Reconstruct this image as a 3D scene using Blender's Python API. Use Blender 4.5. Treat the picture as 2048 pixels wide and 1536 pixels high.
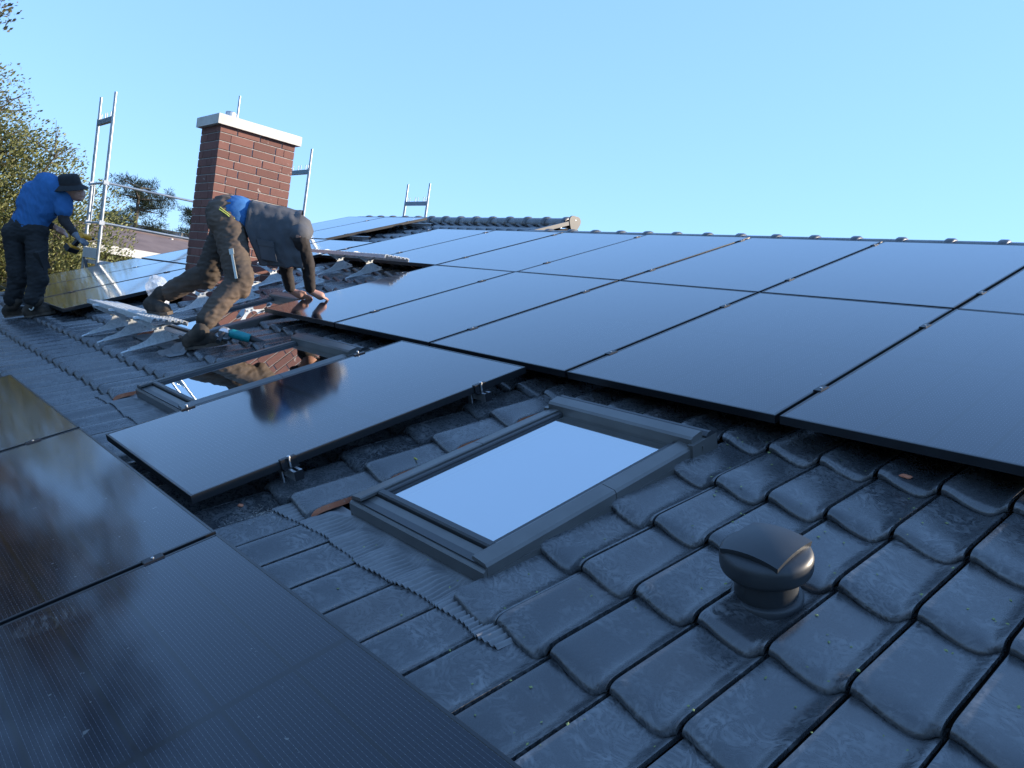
import bpy, bmesh, math, random
from mathutils import Vector, Matrix, noise
import numpy as np
R = math.radians
scene = bpy.context.scene
for o in list(bpy.data.objects): bpy.data.objects.remove(o)

# ------------------------------------------------------------------ camera, sky, sun, exposure
PITCH = R(20.8)                                   # slope of the roof
CT, ST = math.cos(PITCH), math.sin(PITCH)
cam_data = bpy.data.cameras.new('camera'); cam = bpy.data.objects.new('camera', cam_data)
scene.collection.objects.link(cam); scene.camera = cam
cam_data.sensor_width = 36.0; cam_data.lens = 27.489; cam_data.clip_start = .05; cam_data.clip_end = 3000
rot = Matrix(((0.665271, -0.161195, 0.728993), (0.730822, -0.059084, -0.680006), (0.152685, 0.985152, 0.078498)))
m4 = rot.to_4x4(); m4.translation = Vector((6.131, -2.837, 0.202)); cam.matrix_world = m4
SUN_AZ, SUN_EL = R(58), R(18.0)                    # azimuth from +X towards +Y: low evening sun along the roof
world = bpy.data.worlds.new('World'); scene.world = world; world.use_nodes = True
wn = world.node_tree.nodes; wl = world.node_tree.links; wn.clear()
sky = wn.new('ShaderNodeTexSky'); sky.sky_type = 'NISHITA'; sky.sun_disc = False
sky.sun_elevation = SUN_EL; sky.sun_rotation = math.pi / 2 - SUN_AZ
sky.altitude = 50; sky.air_density = 1.0; sky.dust_density = 0.0; sky.ozone_density = 6.0
bg = wn.new('ShaderNodeBackground'); bg.inputs['Strength'].default_value = 0.15
gm = wn.new('ShaderNodeGamma'); gm.inputs['Gamma'].default_value = 0.36; wl.new(sky.outputs[0], gm.inputs[0])
wb = wn.new('ShaderNodeMix'); wb.data_type = 'RGBA'; wb.blend_type = 'MULTIPLY'; wb.inputs[0].default_value = 1.0; wb.inputs[7].default_value = (.60, .865, 1.25, 1)   # the camera's cool white balance
wl.new(gm.outputs[0], wb.inputs[6]); wo = wn.new('ShaderNodeOutputWorld'); wl.new(wb.outputs[2], bg.inputs[0]); wl.new(bg.outputs[0], wo.inputs[0])
sd = bpy.data.lights.new('sun', 'SUN'); sd.energy = 2.0; sd.angle = R(0.6); sd.color = (1.0, .85, .67)
so = bpy.data.objects.new('sun', sd); scene.collection.objects.link(so)
sdir = Vector((math.cos(SUN_EL) * math.cos(SUN_AZ), math.cos(SUN_EL) * math.sin(SUN_AZ), math.sin(SUN_EL)))
so.rotation_euler = sdir.to_track_quat('Z', 'Y').to_euler()
vs = scene.view_settings; vs.view_transform = 'Standard'; vs.look = 'None'; vs.gamma = 1; vs.use_curve_mapping = False
vs.exposure = 2.18

# ------------------------------------------------------------------ helpers
RNG = random.Random(7)
COL = scene.collection
def r2w(u, v, n=0.0): return Vector((u, v * CT - n * ST, v * ST + n * CT))
def w2r(p): return Vector((p[0], p[1] * CT + p[2] * ST, -p[1] * ST + p[2] * CT))

class MB:
    """collects vertices and faces of one mesh"""
    def __init__(s): s.v = []; s.f = []; s.mi = []; s.sm = []
    def add(s, vs_, fs, mi=0, smooth=False):
        b = len(s.v); s.v += [tuple(p) for p in vs_]
        for f in fs: s.f.append(tuple(i + b for i in f)); s.mi.append(mi); s.sm.append(smooth)
    def box(s, a, b, mi=0, bev=0.0):
        (x0, y0, z0), (x1, y1, z1) = a, b
        if bev <= 0:
            s.add([(x0,y0,z0),(x1,y0,z0),(x1,y1,z0),(x0,y1,z0),(x0,y0,z1),(x1,y0,z1),(x1,y1,z1),(x0,y1,z1)],
                  [(0,3,2,1),(4,5,6,7),(0,1,5,4),(1,2,6,5),(2,3,7,6),(3,0,4,7)], mi)
        else:   # chamfered top edges
            c = min(bev, (x1-x0)*.45, (y1-y0)*.45, (z1-z0)*.45)
            vs_ = [(x0,y0,z0),(x1,y0,z0),(x1,y1,z0),(x0,y1,z0),(x0,y0,z1-c),(x1,y0,z1-c),(x1,y1,z1-c),(x0,y1,z1-c),
                   (x0+c,y0+c,z1),(x1-c,y0+c,z1),(x1-c,y1-c,z1),(x0+c,y1-c,z1)]
            s.add(vs_, [(0,3,2,1),(8,9,10,11),(0,1,5,4),(1,2,6,5),(2,3,7,6),(3,0,4,7),(4,5,9,8),(5,6,10,9),(6,7,11,10),(7,4,8,11)], mi)
    def tube(s, p0, p1, r0, r1=None, seg=8, mi=0, caps=True, smooth=True):
        r1 = r0 if r1 is None else r1
        p0, p1 = Vector(p0), Vector(p1); d = (p1 - p0)
        if d.length < 1e-7: return
        d.normalize(); a = d.orthogonal().normalized(); b = d.cross(a)
        vs_ = []
        for p, r in ((p0, r0), (p1, r1)):
            for i in range(seg):
                t = 2 * math.pi * i / seg; vs_.append(p + (a * math.cos(t) + b * math.sin(t)) * r)
        s.add(vs_, [(i, (i+1) % seg, seg + (i+1) % seg, seg + i) for i in range(seg)], mi, smooth)
        if caps:
            s.add(vs_[:seg], [tuple(range(seg))[::-1]], mi); s.add(vs_[seg:], [tuple(range(seg))], mi)
    def prism(s, poly, axis, lo, hi, mi=0):
        """extrude a 2D outline (list of (a,b)) along axis 'x','y' or 'z'"""
        def P(a, b, c): return {'x': (c, a, b), 'y': (a, c, b), 'z': (a, b, c)}[axis]
        n = len(poly); vs_ = [P(a, b, lo) for a, b in poly] + [P(a, b, hi) for a, b in poly]
        fs = [tuple(range(n)), tuple(range(n, 2*n))[::-1]] + [(i, n+i, n+(i+1) % n, (i+1) % n) for i in range(n)]
        s.add(vs_, fs, mi)
    def lathe(s, prof, seg=24, mi=0, cx=0, cy=0, sx=1, sy=1):
        vs_ = []; m = len(prof)
        for i in range(seg):
            t = 2 * math.pi * i / seg
            for r, z in prof: vs_.append((cx + r * math.cos(t) * sx, cy + r * math.sin(t) * sy, z))
        fs = []
        for i in range(seg):
            j = (i + 1) % seg
            for k in range(m - 1): fs.append((i*m+k, j*m+k, j*m+k+1, i*m+k+1))
        s.add(vs_, fs, mi, True)
    def mesh(s, name, mats):
        me = bpy.data.meshes.new(name); me.from_pydata(s.v, [], s.f)
        for m in (mats if isinstance(mats, (list, tuple)) else [mats]): me.materials.append(m)
        me.polygons.foreach_set('material_index', s.mi); me.polygons.foreach_set('use_smooth', s.sm)
        me.update(); return me
    def build(s, name, mats, parent=None, recalc=False):
        me = s.mesh(name, mats)
        if recalc:
            bm = bmesh.new(); bm.from_mesh(me); bmesh.ops.recalc_face_normals(bm, faces=bm.faces); bm.to_mesh(me); bm.free()
        return link(name, me, parent)
def link(name, data, parent=None):
    o = bpy.data.objects.new(name, data); COL.objects.link(o)
    if parent is not None: o.parent = parent
    return o
def tag(o, label=None, cat=None, group=None, kind=None):
    if label: o['label'] = label
    if cat: o['category'] = cat
    if group: o['group'] = group
    if kind: o['kind'] = kind
    return o
def thing(name, label, cat, loc=(0,0,0), rotation=(0,0,0), group=None):
    o = link(name, None); o.location = loc; o.rotation_euler = rotation; o.empty_display_size = .1
    return tag(o, label, cat, group)
def roof_thing(name, label, cat, uvn, group=None):
    """an empty lying in the roof plane: local x = along the eaves, y = up the slope, z = out of the roof"""
    return thing(name, label, cat, r2w(*uvn), (PITCH, 0, 0), group)

# ------------------------------------------------------------------ materials
def mat(name, col, rough=.5, metal=0.0, ior=1.5, spec=None):
    m = bpy.data.materials.new(name); m.use_nodes = True
    b = m.node_tree.nodes['Principled BSDF']
    b.inputs['Base Color'].default_value = (*col, 1); b.inputs['Roughness'].default_value = rough
    b.inputs['Metallic'].default_value = metal; b.inputs['IOR'].default_value = ior
    if spec is not None: b.inputs['Specular IOR Level'].default_value = spec
    return m
class NT:
    def __init__(s, m): s.m = m; s.t = m.node_tree; s.b = s.t.nodes['Principled BSDF']
    def n(s, typ, **kw):
        x = s.t.nodes.new(typ)
        for k, v in kw.items(): setattr(x, k, v)
        return x
    def l(s, a, b): s.t.links.new(a, b)
    def coord(s, out='Object'): return s.n('ShaderNodeTexCoord').outputs[out]
    def noise(s, scale, detail=4, rough=.6, vec=None, dist=0):
        x = s.n('ShaderNodeTexNoise'); x.inputs['Scale'].default_value = scale; x.inputs['Detail'].default_value = detail
        x.inputs['Roughness'].default_value = rough; x.inputs['Distortion'].default_value = dist
        if vec is not None: s.l(vec, x.inputs['Vector'])
        return x.outputs['Fac']
    def ramp(s, fac, stops):
        x = s.n('ShaderNodeValToRGB'); e = x.color_ramp.elements
        while len(e) < len(stops): e.new(.5)
        for i, (p, c) in enumerate(stops):
            e[i].position = p; e[i].color = (*c, 1) if not isinstance(c, (int, float)) else (c, c, c, 1)
        s.l(fac, x.inputs['Fac']); return x.outputs['Color']
    def mix(s, fac, a, b, mode='MIX'):
        x = s.n('ShaderNodeMix', data_type='RGBA', blend_type=mode)
        for sock, val in ((x.inputs[0], fac), (x.inputs[6], a), (x.inputs[7], b)):
            if hasattr(val, 'is_linked') or hasattr(val, 'links'): s.l(val, sock)
            else: sock.default_value = val if isinstance(val, (int, float)) else (*val, 1)
        return x.outputs[2]
    def math(s, op, a, b=None, c=None):
        x = s.n('ShaderNodeMath', operation=op)
        for i, val in enumerate((a, b, c)):
            if val is None: continue
            if isinstance(val, (int, float)): x.inputs[i].default_value = val
            else: s.l(val, x.inputs[i])
        return x.outputs[0]
    def bump(s, h, strength=.2, dist=.01):
        x = s.n('ShaderNodeBump'); x.inputs['Strength'].default_value = strength; x.inputs['Distance'].default_value = dist
        s.l(h, x.inputs['Height']); s.l(x.outputs[0], s.b.inputs['Normal'])
    def random(s): return s.n('ShaderNodeObjectInfo').outputs['Random']
    def offset(s, vec, amount=37.0):
        """shift texture space per object so that copies differ"""
        r = s.random(); c = s.n('ShaderNodeCombineXYZ')
        for i in range(3): s.l(s.math('MULTIPLY', r, amount * (i + 1.3)), c.inputs[i])
        a = s.n('ShaderNodeVectorMath', operation='ADD'); s.l(vec, a.inputs[0]); s.l(c.outputs[0], a.inputs[1]); return a.outputs[0]

def varied(name, c0, c1, rough=(.5, .6), scale=8, metal=0.0, bump=0.0, bdist=.01, detail=5, dist=0, per_object=True, ior=1.5, lo=.35, hi=.65):
    m = mat(name, c0, rough[0], metal, ior); t = NT(m); vec = t.coord()
    if per_object: vec = t.offset(vec)
    f = t.noise(scale, detail, .6, vec, dist)
    t.l(t.ramp(f, [(lo, c0), (hi, c1)]), t.b.inputs['Base Color'])
    t.l(t.ramp(f, [(.3, rough[0]), (.7, rough[1])]), t.b.inputs['Roughness'])
    if bump: t.bump(t.noise(scale * 3, 6, .65, vec), bump, bdist)
    return m

# engobed clay tile: dark slate blue, dusty swirls and footprints
def make_tile_mat():
    m = mat('slate_tile', (.028, .032, .040), .42, ior=1.8); t = NT(m); vec = t.offset(t.coord())
    big = t.noise(5, 5, .65, vec, .8); fine = t.noise(38, 6, .7, vec, 2.5); sw = t.noise(14, 5, .6, vec, 5.0)
    r = t.random()
    base = t.mix(r, (.036, .041, .046), (.066, .071, .076))
    dust = t.math('MULTIPLY', t.ramp(big, [(.42, 0.0), (.68, 1.0)]), t.ramp(sw, [(.45, 0.0), (.62, 1.0)]))
    c = t.mix(t.math('MULTIPLY', dust, .75), base, (.24, .245, .25))
    spk = t.ramp(t.noise(160, 2, .5, vec), [(.70, 0.0), (.76, 1.0)])
    c = t.mix(t.math('MULTIPLY', spk, .35), c, (.16, .16, .15))
    warm = t.ramp(t.noise(3.1, 3, .5, vec), [(.5, 0.0), (.75, 1.0)])
    c = t.mix(t.math('MULTIPLY', warm, .35), c, (.060, .045, .038))
    t.l(c, t.b.inputs['Base Color'])
    t.l(t.ramp(t.math('ADD', t.math('MULTIPLY', dust, .5), fine), [(.3, .20), (1.0, .46)]), t.b.inputs['Roughness'])
    t.bump(fine, .10, .004)
    return m
M_TILE = make_tile_mat()
M_CLAY = varied('raw_clay', (.52, .17, .09), (.62, .25, .14), (.8, .9), 30, bump=.3, bdist=.003)
M_UNDER = varied('roof_underlay', (.012, .012, .013), (.03, .025, .02), (.8, .9), 6)

def make_panel_mat():
    m = mat('solar_glass', (.004, .006, .012), .085, ior=1.36); t = NT(m)
    co = t.coord(); sp = t.n('ShaderNodeSeparateXYZ'); t.l(co, sp.inputs[0]); x, y = sp.outputs[0], sp.outputs[1]
    # fine wires along the long side, 11.4 mm apart; cells 182 mm wide, half cells 91 mm
    fx = t.math('ABSOLUTE', t.math('SUBTRACT', t.math('FRACT', t.math('DIVIDE', x, .01138)), .5))
    wire = t.math('GREATER_THAN', fx, .468)
    cx = t.math('ABSOLUTE', t.math('SUBTRACT', t.math('FRACT', t.math('DIVIDE', t.math('ADD', x, .018), .1831)), .5))
    gapx = t.math('GREATER_THAN', cx, .470)
    cy = t.math('ABSOLUTE', t.math('SUBTRACT', t.math('FRACT', t.math('DIVIDE', y, .0945)), .5))
    gapy = t.math('GREATER_THAN', cy, .482)
    mid = t.math('LESS_THAN', t.math('ABSOLUTE', t.math('SUBTRACT', y, .8775)), .011)
    dots = t.math('GREATER_THAN', t.math('ABSOLUTE', t.math('SUBTRACT', t.math('FRACT', t.math('DIVIDE', y, .0189)), .5)), .42)
    w = t.math('MULTIPLY', wire, t.math('SUBTRACT', 1.0, t.math('MAXIMUM', gapx, mid)))
    w = t.math('MULTIPLY', w, t.math('ADD', .30, t.math('MULTIPLY', dots, .7)))
    cell = t.mix(t.math('MAXIMUM', gapx, t.math('MAXIMUM', gapy, mid)), (.004, .0065, .015), (.0025, .003, .005))
    c = t.mix(t.math('MULTIPLY', w, .60), cell, (.34, .36, .38))
    dust = t.ramp(t.noise(2.2, 6, .65, t.offset(co)), [(.60, 0.0), (.80, 1.0)])
    c = t.mix(t.math('MULTIPLY', dust, .025), c, (.30, .29, .27))
    sp2 = t.ramp(t.noise(38, 2, .5, t.offset(co)), [(.745, 0.0), (.765, 1.0)])
    c = t.mix(t.math('MULTIPLY', sp2, .8), c, (.16, .16, .15))
    t.b.inputs['Coat Weight'].default_value = .9; t.b.inputs['Coat IOR'].default_value = 1.38; t.b.inputs['Coat Roughness'].default_value = .08
    t.l(c, t.b.inputs['Base Color'])
    t.l(t.ramp(t.noise(1.4, 4, .6, t.offset(co)), [(.3, .075), (.75, .11)]), t.b.inputs['Roughness'])
    t.bump(t.noise(1.1, 2, .5, t.offset(co)), .012, .05)
    return m
M_SOLAR = make_panel_mat()
M_FRAME = mat('black_anodised', (.012, .013, .015), .32, .0, 1.6)
M_FRAME_TOP = M_FRAME
M_ALU = varied('bare_aluminium', (.55, .56, .57), (.68, .69, .70), (.28, .42), 30, .9)
M_CLAMP = mat('black_clamp', (.02, .021, .024), .35, .3)
M_GALV = varied('galvanised_steel', (.48, .52, .54), (.72, .74, .75), (.35, .5), 34, .35, bump=.05, bdist=.002, dist=1.5)
M_GALVT = varied('galvanised_tube', (.34, .37, .39), (.46, .49, .50), (.30, .42), 6, .75)
M_SKYF = varied('grey_cladding', (.115, .115, .112), (.150, .150, .146), (.30, .38), 5, .25, per_object=False)
M_SKYD = varied('dark_cladding', (.040, .042, .046), (.055, .057, .06), (.36, .45), 9, .2, per_object=False)
M_LEAD = varied('pleated_flashing', (.17, .175, .18), (.23, .235, .24), (.42, .5), 14, .1, per_object=False)
M_RUBBER = mat('black_rubber', (.01, .01, .01), .6)
def make_pane():
    m = mat('window_glass', (.01, .012, .015), .015); t = NT(m); nt = m.node_tree
    gl = t.n('ShaderNodeBsdfGlossy'); gl.inputs['Roughness'].default_value = .012; gl.inputs['Color'].default_value = (.93, .97, 1, 1)
    tr = t.n('ShaderNodeBsdfTransparent'); tr.inputs['Color'].default_value = (.80, .86, .88, 1)
    fr = t.n('ShaderNodeFresnel'); fr.inputs['IOR'].default_value = 2.3
    mx = t.n('ShaderNodeMixShader'); t.l(t.math('ADD', .58, t.math('MULTIPLY', fr.outputs[0], .42)), mx.inputs[0]); t.l(tr.outputs[0], mx.inputs[1]); t.l(gl.outputs[0], mx.inputs[2])
    t.l(mx.outputs[0], nt.nodes['Material Output'].inputs['Surface']); return m
M_PANE = make_pane()
M_PANE_IN = mat('coated_inner_glass', (.03, .035, .04), .03, 0, 2.2)
M_PANE_PALE = mat('pane_with_painted_sky', (.62, .68, .72), .04, 0, 2.2)  # pale colour stands in for the bright sky reflection; no blind hangs behind
M_SPACER = mat('spacer_bar', (.10, .10, .14), .4, .3)
M_VENT = varied('vent_plastic', (.030, .034, .038), (.042, .046, .050), (.42, .5), 12)

# ------------------------------------------------------------------ ground and the house we stand on
GROUND = -5.2
def make_ground():
    m = varied('lawn', (.035, .055, .018), (.070, .080, .030), (.9, .95), .35, per_object=False)
    b = MB(); b.add([(-1500, -1500, GROUND), (1500, -1500, GROUND), (1500, 1500, GROUND), (-1500, 1500, GROUND)], [(0, 1, 2, 3)])
    tag(b.build('ground', m), kind='structure')
make_ground()

PU, PV, U0, V0 = .2095, .3525, 5.24, -.427        # tile pitch across / up the slope and one joint of the grid
BASE, TH = -.160, .036
_pt = [0, .06, .15, .28, .42, .55, .66, .76, .84, .90, .95, 1.0]
_pz = [.0270, .0320, .0295, .0200, .0105, .0038, .0000, .0010, .0090, .0195, .0280, .0270]
def prof(t): return float(np.interp(t % 1.0, _pt, _pz))
def surf(u, v):
    y = ((v - V0) / PV) % 1.0
    return BASE + prof((u - U0) / PU) + TH * (1 - y)

L_, W_ = 1.755, 1.134
PANELS = []      # (u0, v0, landscape, label)
ORD = ['first', 'second', 'third', 'fourth', 'fifth', 'sixth', 'seventh', 'eighth', 'ninth']
for i in range(-2, 7):
    PANELS.append((i * 1.154 + .010, 1.775, False, f'black solar panel in the row along the low ridge, {ORD[i+2]} from the left', 'ridge row'))
for i in range(0, 6):
    PANELS.append((i * 1.154 + .010, 0.0, False, ('black solar panel the vest worker is pressing down with both hands' if i == 0 else
                   f'black solar panel in the second row below the ridge, {ORD[i]} from the left'), 'second row'))
PANELS.append((2.078, -1.798, False, 'single black solar panel mounted between two roof windows', 'single'))
for k, i in enumerate((-2, -1, 0)):
    PANELS.append((3.611 + i * 1.775, -2.986, True, ['black landscape solar panel at the left end of the lower row',
                   'black landscape solar panel in the middle of the lower row', 'nearest black landscape solar panel at bottom left with fine wire lines'][k], 'lower row'))
for j in range(3):
    PANELS.append((-3.584 - 1.154 * j, -.965, False, f'black solar panel behind the blue shirt worker, {ORD[j]} from the grating', 'left field'))
for j in range(3):
    PANELS.append((-3.50 - 1.154 * j, .83, False, f'black solar panel behind the chimney, {ORD[j]} from the ridge row', 'left field'))
for j in range(2):
    PANELS.append((-4.855 - 1.154 * j, 2.625, False, f'black solar panel under the high ridge, {["nearer to", "farther from"][j]} the exposed rails', 'left field'))
RECTS = [(u, v, u + (L_ if ls else W_), v + (W_ if ls else L_)) for u, v, ls, *_ in PANELS]
SKYL = [(3.637, -1.350), (1.050, -1.350), (-.800, -.640)]      # lower left corners of the roof windows, 0.78 x 1.18 m
SW, SH = .78, 1.185
CHX0, CHX1, CHY0, CHY1, CHZ = -2.345, -1.845, .17, .97, 1.70     # chimney in world x, y and top
CAMR = w2r((6.131, -2.837, .202))

def tile_mesh(name, t0=0.0, t1=1.0, hi=True, cut_right=False, cut_left=False):
    ts = [.012, .045, .10, .18, .28, .40, .52, .63, .72, .80, .87, .93, .968, .992] if hi else [.02, .10, .30, .52, .72, .87, .985]
    ts = [t for t in ts if t0 + .015 < t < t1 - .015]
    ts = [max(t0, .012)] + [t for t in ts if t > .02 and t < .985] + [min(t1, .992)] if (t0 > 0 or t1 < 1) else ts
    if hi: rows = [(.006, -.031), (.001, -.026), (.0, -.019), (.0025, -.0125), (.008, -.0070), (.016, -.0028), (.027, -.0006), (.040, 0), (.060, 0), (.09, 0), (.14, 0), (.23, 0), (PV + .045, 0)]
    else: rows = [(.003, -.031), (.001, -.012), (.010, 0), (.045, 0), (.13, 0), (PV + .045, 0)]
    def z(t, y):
        pan = 1.0 - min(1, prof(t) / .032)
        scoop = .016 * math.exp(-(y / .034) ** 1.5) * (pan ** .7)
        return prof(t) + TH * (1 - y / PV) - scoop
    b = MB(); V = []; n = len(ts)
    for y, dz in rows:
        for t in ts:
            pan = 1.0 - min(1, prof(t) / .032)
            zz = z(t, y) + dz
            if dz < -.03: zz = prof(t) - .002
            V.append((t * PU, y - .004 * pan, zz))
    F = []
    for r in range(len(rows) - 1):
        for c in range(n - 1): F.append((r*n+c, r*n+c+1, (r+1)*n+c+1, (r+1)*n+c))
    b.add(V, F, 0, True)
    for side, cutf in ((0, cut_left), (n - 1, cut_right)):           # turned-down or sawn edges
        e = [V[r*n+side] for r in range(len(rows))]
        dx = (0 if cutf else (-.0018 if side == 0 else .0012)); dp = .024 if cutf else .014
        lo = [(p[0] + dx, p[1] + (.004 if i < 2 else 0), min(p[2] - .001, p[2] - dp) if i > 2 else p[2] - (.001 + .004*i)) for i, p in enumerate(e)]
        m = len(e); fs = [((i, i+1, m+i+1, m+i) if side == 0 else (i, m+i, m+i+1, i+1)) for i in range(m - 1)]
        b.add(e + lo, fs, 1 if (cutf and side) else 0, not cutf)
    return b.mesh(name, [M_TILE, M_CLAY])

def make_house():
    house = thing('house', 'house with dark tiled roof carrying the solar panels', 'house', (0, 0, GROUND))
    off = Vector((0, 0, -GROUND))
    wall_m = varied('render_wall', (.45, .42, .38), (.52, .49, .45), (.85, .9), 3, per_object=False)
    b = MB(); zt = -1.6
    b.box((-5.9, -2.75, 0), (8.3, 3.4, zt - GROUND)); b.build('wall', wall_m, house)
    # deck under the tiles, both slopes
    b = MB()
    UL, UR, US, VE, VL, VR = -6.15, 8.6, -.93, -3.45, 4.65, 3.78
    def q(u, v, n=-.175): p = r2w(u, v, n); return (p.x, p.y, p.z)
    def rear(u, vr, d): p = r2w(u, vr, -.175); return (p.x, p.y + d * CT, p.z - d * ST)
    b.add([q(UL, VE), q(US, VE), q(US, VL), q(UL, VL)], [(0, 1, 2, 3)])
    b.add([q(US, VE), q(UR, VE), q(UR, VR), q(US, VR)], [(0, 1, 2, 3)])
    b.add([q(UL, VL), q(US, VL), rear(US, VL, 5), rear(UL, VL, 5)], [(0, 1, 2, 3)])
    b.add([q(US, VR), q(UR, VR), rear(UR, VR, 5), rear(US, VR, 5)], [(0, 1, 2, 3)])
    p0, p1, p2 = r2w(US, VR, -.14), r2w(US, VL, -.14), r2w(US, VL, -.14); p2.y += 3; p2.z -= 1.4; p3 = p0.copy(); p3.z -= 1.2; p3.y += 2
    b.add([p0, p1, p2, p3], [(0, 1, 2, 3)])
    roof = b.build('roof', M_UNDER, house); roof.location = off
    rt = link('roof_covering', None)                     # placeholder removed below
    bpy.data.objects.remove(rt)
    # ---- tiles
    me_full = tile_mesh('roof_tile'); me_lo = tile_mesh('roof_tile_far', hi=False); cuts = {}
    rotm = Matrix.Rotation(PITCH, 4, 'X')
    cand = []
    kmin = int(math.floor((VE - V0) / PV)) + 1; kmax = int(math.floor((VL - .12 - V0) / PV))
    jmin = int(math.floor((UL - U0) / PU)) + 1; jmax = int(math.floor((UR - U0) / PU)) - 1
    for k in range(kmin, kmax + 1):
        v = V0 + PV * k
        for j in range(jmin, jmax + 1):
            u = U0 + PU * j
            if v > VR - .12 and u + PU > US: continue
            t0, t1, cr, cl, drop = 0.0, 1.0, False, False, False
            for su, sv in SKYL:
                if sv - .19 < v < sv + SH + .02:
                    a, c = su - .100, su + SW + .004
                    if sv > -1: c = su + SW + .03
                    if v < sv - .02: a, c = su - .100, su + SW + .004
                    if u >= a and u + PU <= c: drop = True
                    elif u < a < u + PU: t1 = min(t1, (a - u) / PU); cr = True
                    elif u < c < u + PU: t0 = max(t0, (c - u) / PU); cl = True
            w = r2w(u + PU/2, v + PV/2, -.12)
            if CHX0 - .03 < w.x < CHX1 + .03 and CHY0 - .1 < w.y < CHY1 + .1: drop = True
            if drop or t1 - t0 < .12: continue
            vis = 0; area = 0
            for du in (.1, .5, .9):
                for dv in (.02, .5, .95):
                    P = Vector((u + PU * (t0 + (t1 - t0) * du), v + PV * dv, -.115))
                    s = (0 - P.z) / (CAMR.z - P.z); h = P + (CAMR - P) * s
                    if any(a < h.x < c2 and b_ < h.y < d for a, b_, c2, d in RECTS): continue
                    d = rot.transposed() @ (r2w(*P) - cam.matrix_world.translation)
                    if d.z > -.3: continue
                    x, y = d.x / -d.z * 27.489 / 18, d.y / -d.z * 27.489 / 18
                    if abs(x) < 1.06 and abs(y) < .81: vis += 1; area += 1 / d.z ** 2
            cand.append((area if vis else 0, u, v, t0, t1, cr, cl))
    cand.sort(key=lambda c: -c[0])
    acc_v, acc_f, nb = [], [], 0
    lo_v = np.array([x.co[:] for x in me_lo.vertices]); lo_f = [tuple(p.vertices) for p in me_lo.polygons]
    rr = random.Random(3)
    for i, (area, u, v, t0, t1, cr, cl) in enumerate(cand):
        jit = (rr.uniform(-.0012, .0012), rr.uniform(-.003, .003), rr.uniform(-.0015, .0015))
        if i < 299 and area > 0:
            me = me_full
            if t0 > 0 or t1 < 1:
                key = (round(t0, 3), round(t1, 3), cr, cl)
                if key not in cuts: cuts[key] = tile_mesh('roof_tile', t0, t1, True, cr, cl)
                me = cuts[key]
            o = link('roof_tile', me, roof); o.location = r2w(u + jit[0], v + jit[1], BASE + jit[2] + (.010 if cr else 0))
            o.rotation_euler = (PITCH, rr.uniform(-.004, .004), rr.uniform(-.004, .004))
        elif t1 - t0 > .95:
            pts = lo_v + np.array([u + jit[0], v + jit[1], BASE])
            acc_v.append(pts); acc_f += [tuple(a + nb for a in f) for f in lo_f]; nb += len(pts)
    V = np.concatenate(acc_v); me = bpy.data.meshes.new('roof_tiles_rest'); me.from_pydata(V.tolist(), [], acc_f)
    me.materials.append(M_TILE); me.polygons.foreach_set('use_smooth', [True] * len(me.polygons))
    o = link('roof_tiles', me, roof); o.rotation_euler = (PITCH, 0, 0); tag(o, kind='stuff')
    # ---- ridge tiles with collars
    def ridge_mesh():
        b = MB(); seg = 20; r = .088; ln = .37
        secs = [(0, r * .98), (.30, r), (.305, r + .010), (.315, r + .017), (.36, r + .017), (.37, r + .010), (.371, r * .8)]
        vs_ = []
        for x, rad in secs:
            for i in range(seg + 1):
                t = math.pi * (i / seg) * 1.15 - math.pi * .075
                vs_.append((x, math.cos(t) * rad * 1.08, math.sin(t) * rad))
        fs = [(a*(seg+1)+i, (a+1)*(seg+1)+i, (a+1)*(seg+1)+i+1, a*(seg+1)+i+1) for a in range(len(secs)-1) for i in range(seg)]
        b.add(vs_, fs, 0, True); return b.mesh('ridge_tile', M_TILE)
    rm = ridge_mesh()
    u = UL
    while u < US - .3:
        o = link('ridge_tile', rm, roof); o.location = r2w(u, VL, -.128); o.rotation_euler = (0, 0, 0); u += .366
    u = US + .10
    while u < 7.2:
        o = link('ridge_tile', rm, roof); o.location = r2w(u, VR, -.120); u += .362
    b = MB()                                           # lobed end disc of the high ridge
    pts = []
    for i in range(36):
        t = 2 * math.pi * i / 36; rad = .098 + .012 * math.cos(3 * t + math.pi / 2 * 3); pts.append((math.cos(t) * rad, math.sin(t) * rad * 1.05))
    b.prism(pts, 'x', 0, .022); b.tube((.022, 0, .04), (.027, 0, .04), .006, seg=8, mi=1)
    dsk = varied('ridge_end', (.030, .032, .035), (.045, .048, .050), (.45, .5), 10)
    o = b.build('ridge_end_disc', [dsk, M_ALU], roof, True); o.location = r2w(US + .0, VL, -.105)
    b = MB(); b.box((-.02, -.80, -.06), (.015, -.06, -.012)); b.box((-.16, -.80, -.045), (-.02, -.30, -.03))
    o = b.build('verge_flashing', M_SKYD, roof); o.location = r2w(US - .0, VL, -.05); o.rotation_euler = (PITCH, 0, 0)

    # ---- roof windows
    names = ['near roof window with sky reflected in its pane', 'middle roof window reflecting the brick chimney', 'roof window half hidden behind the vest worker']
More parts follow.
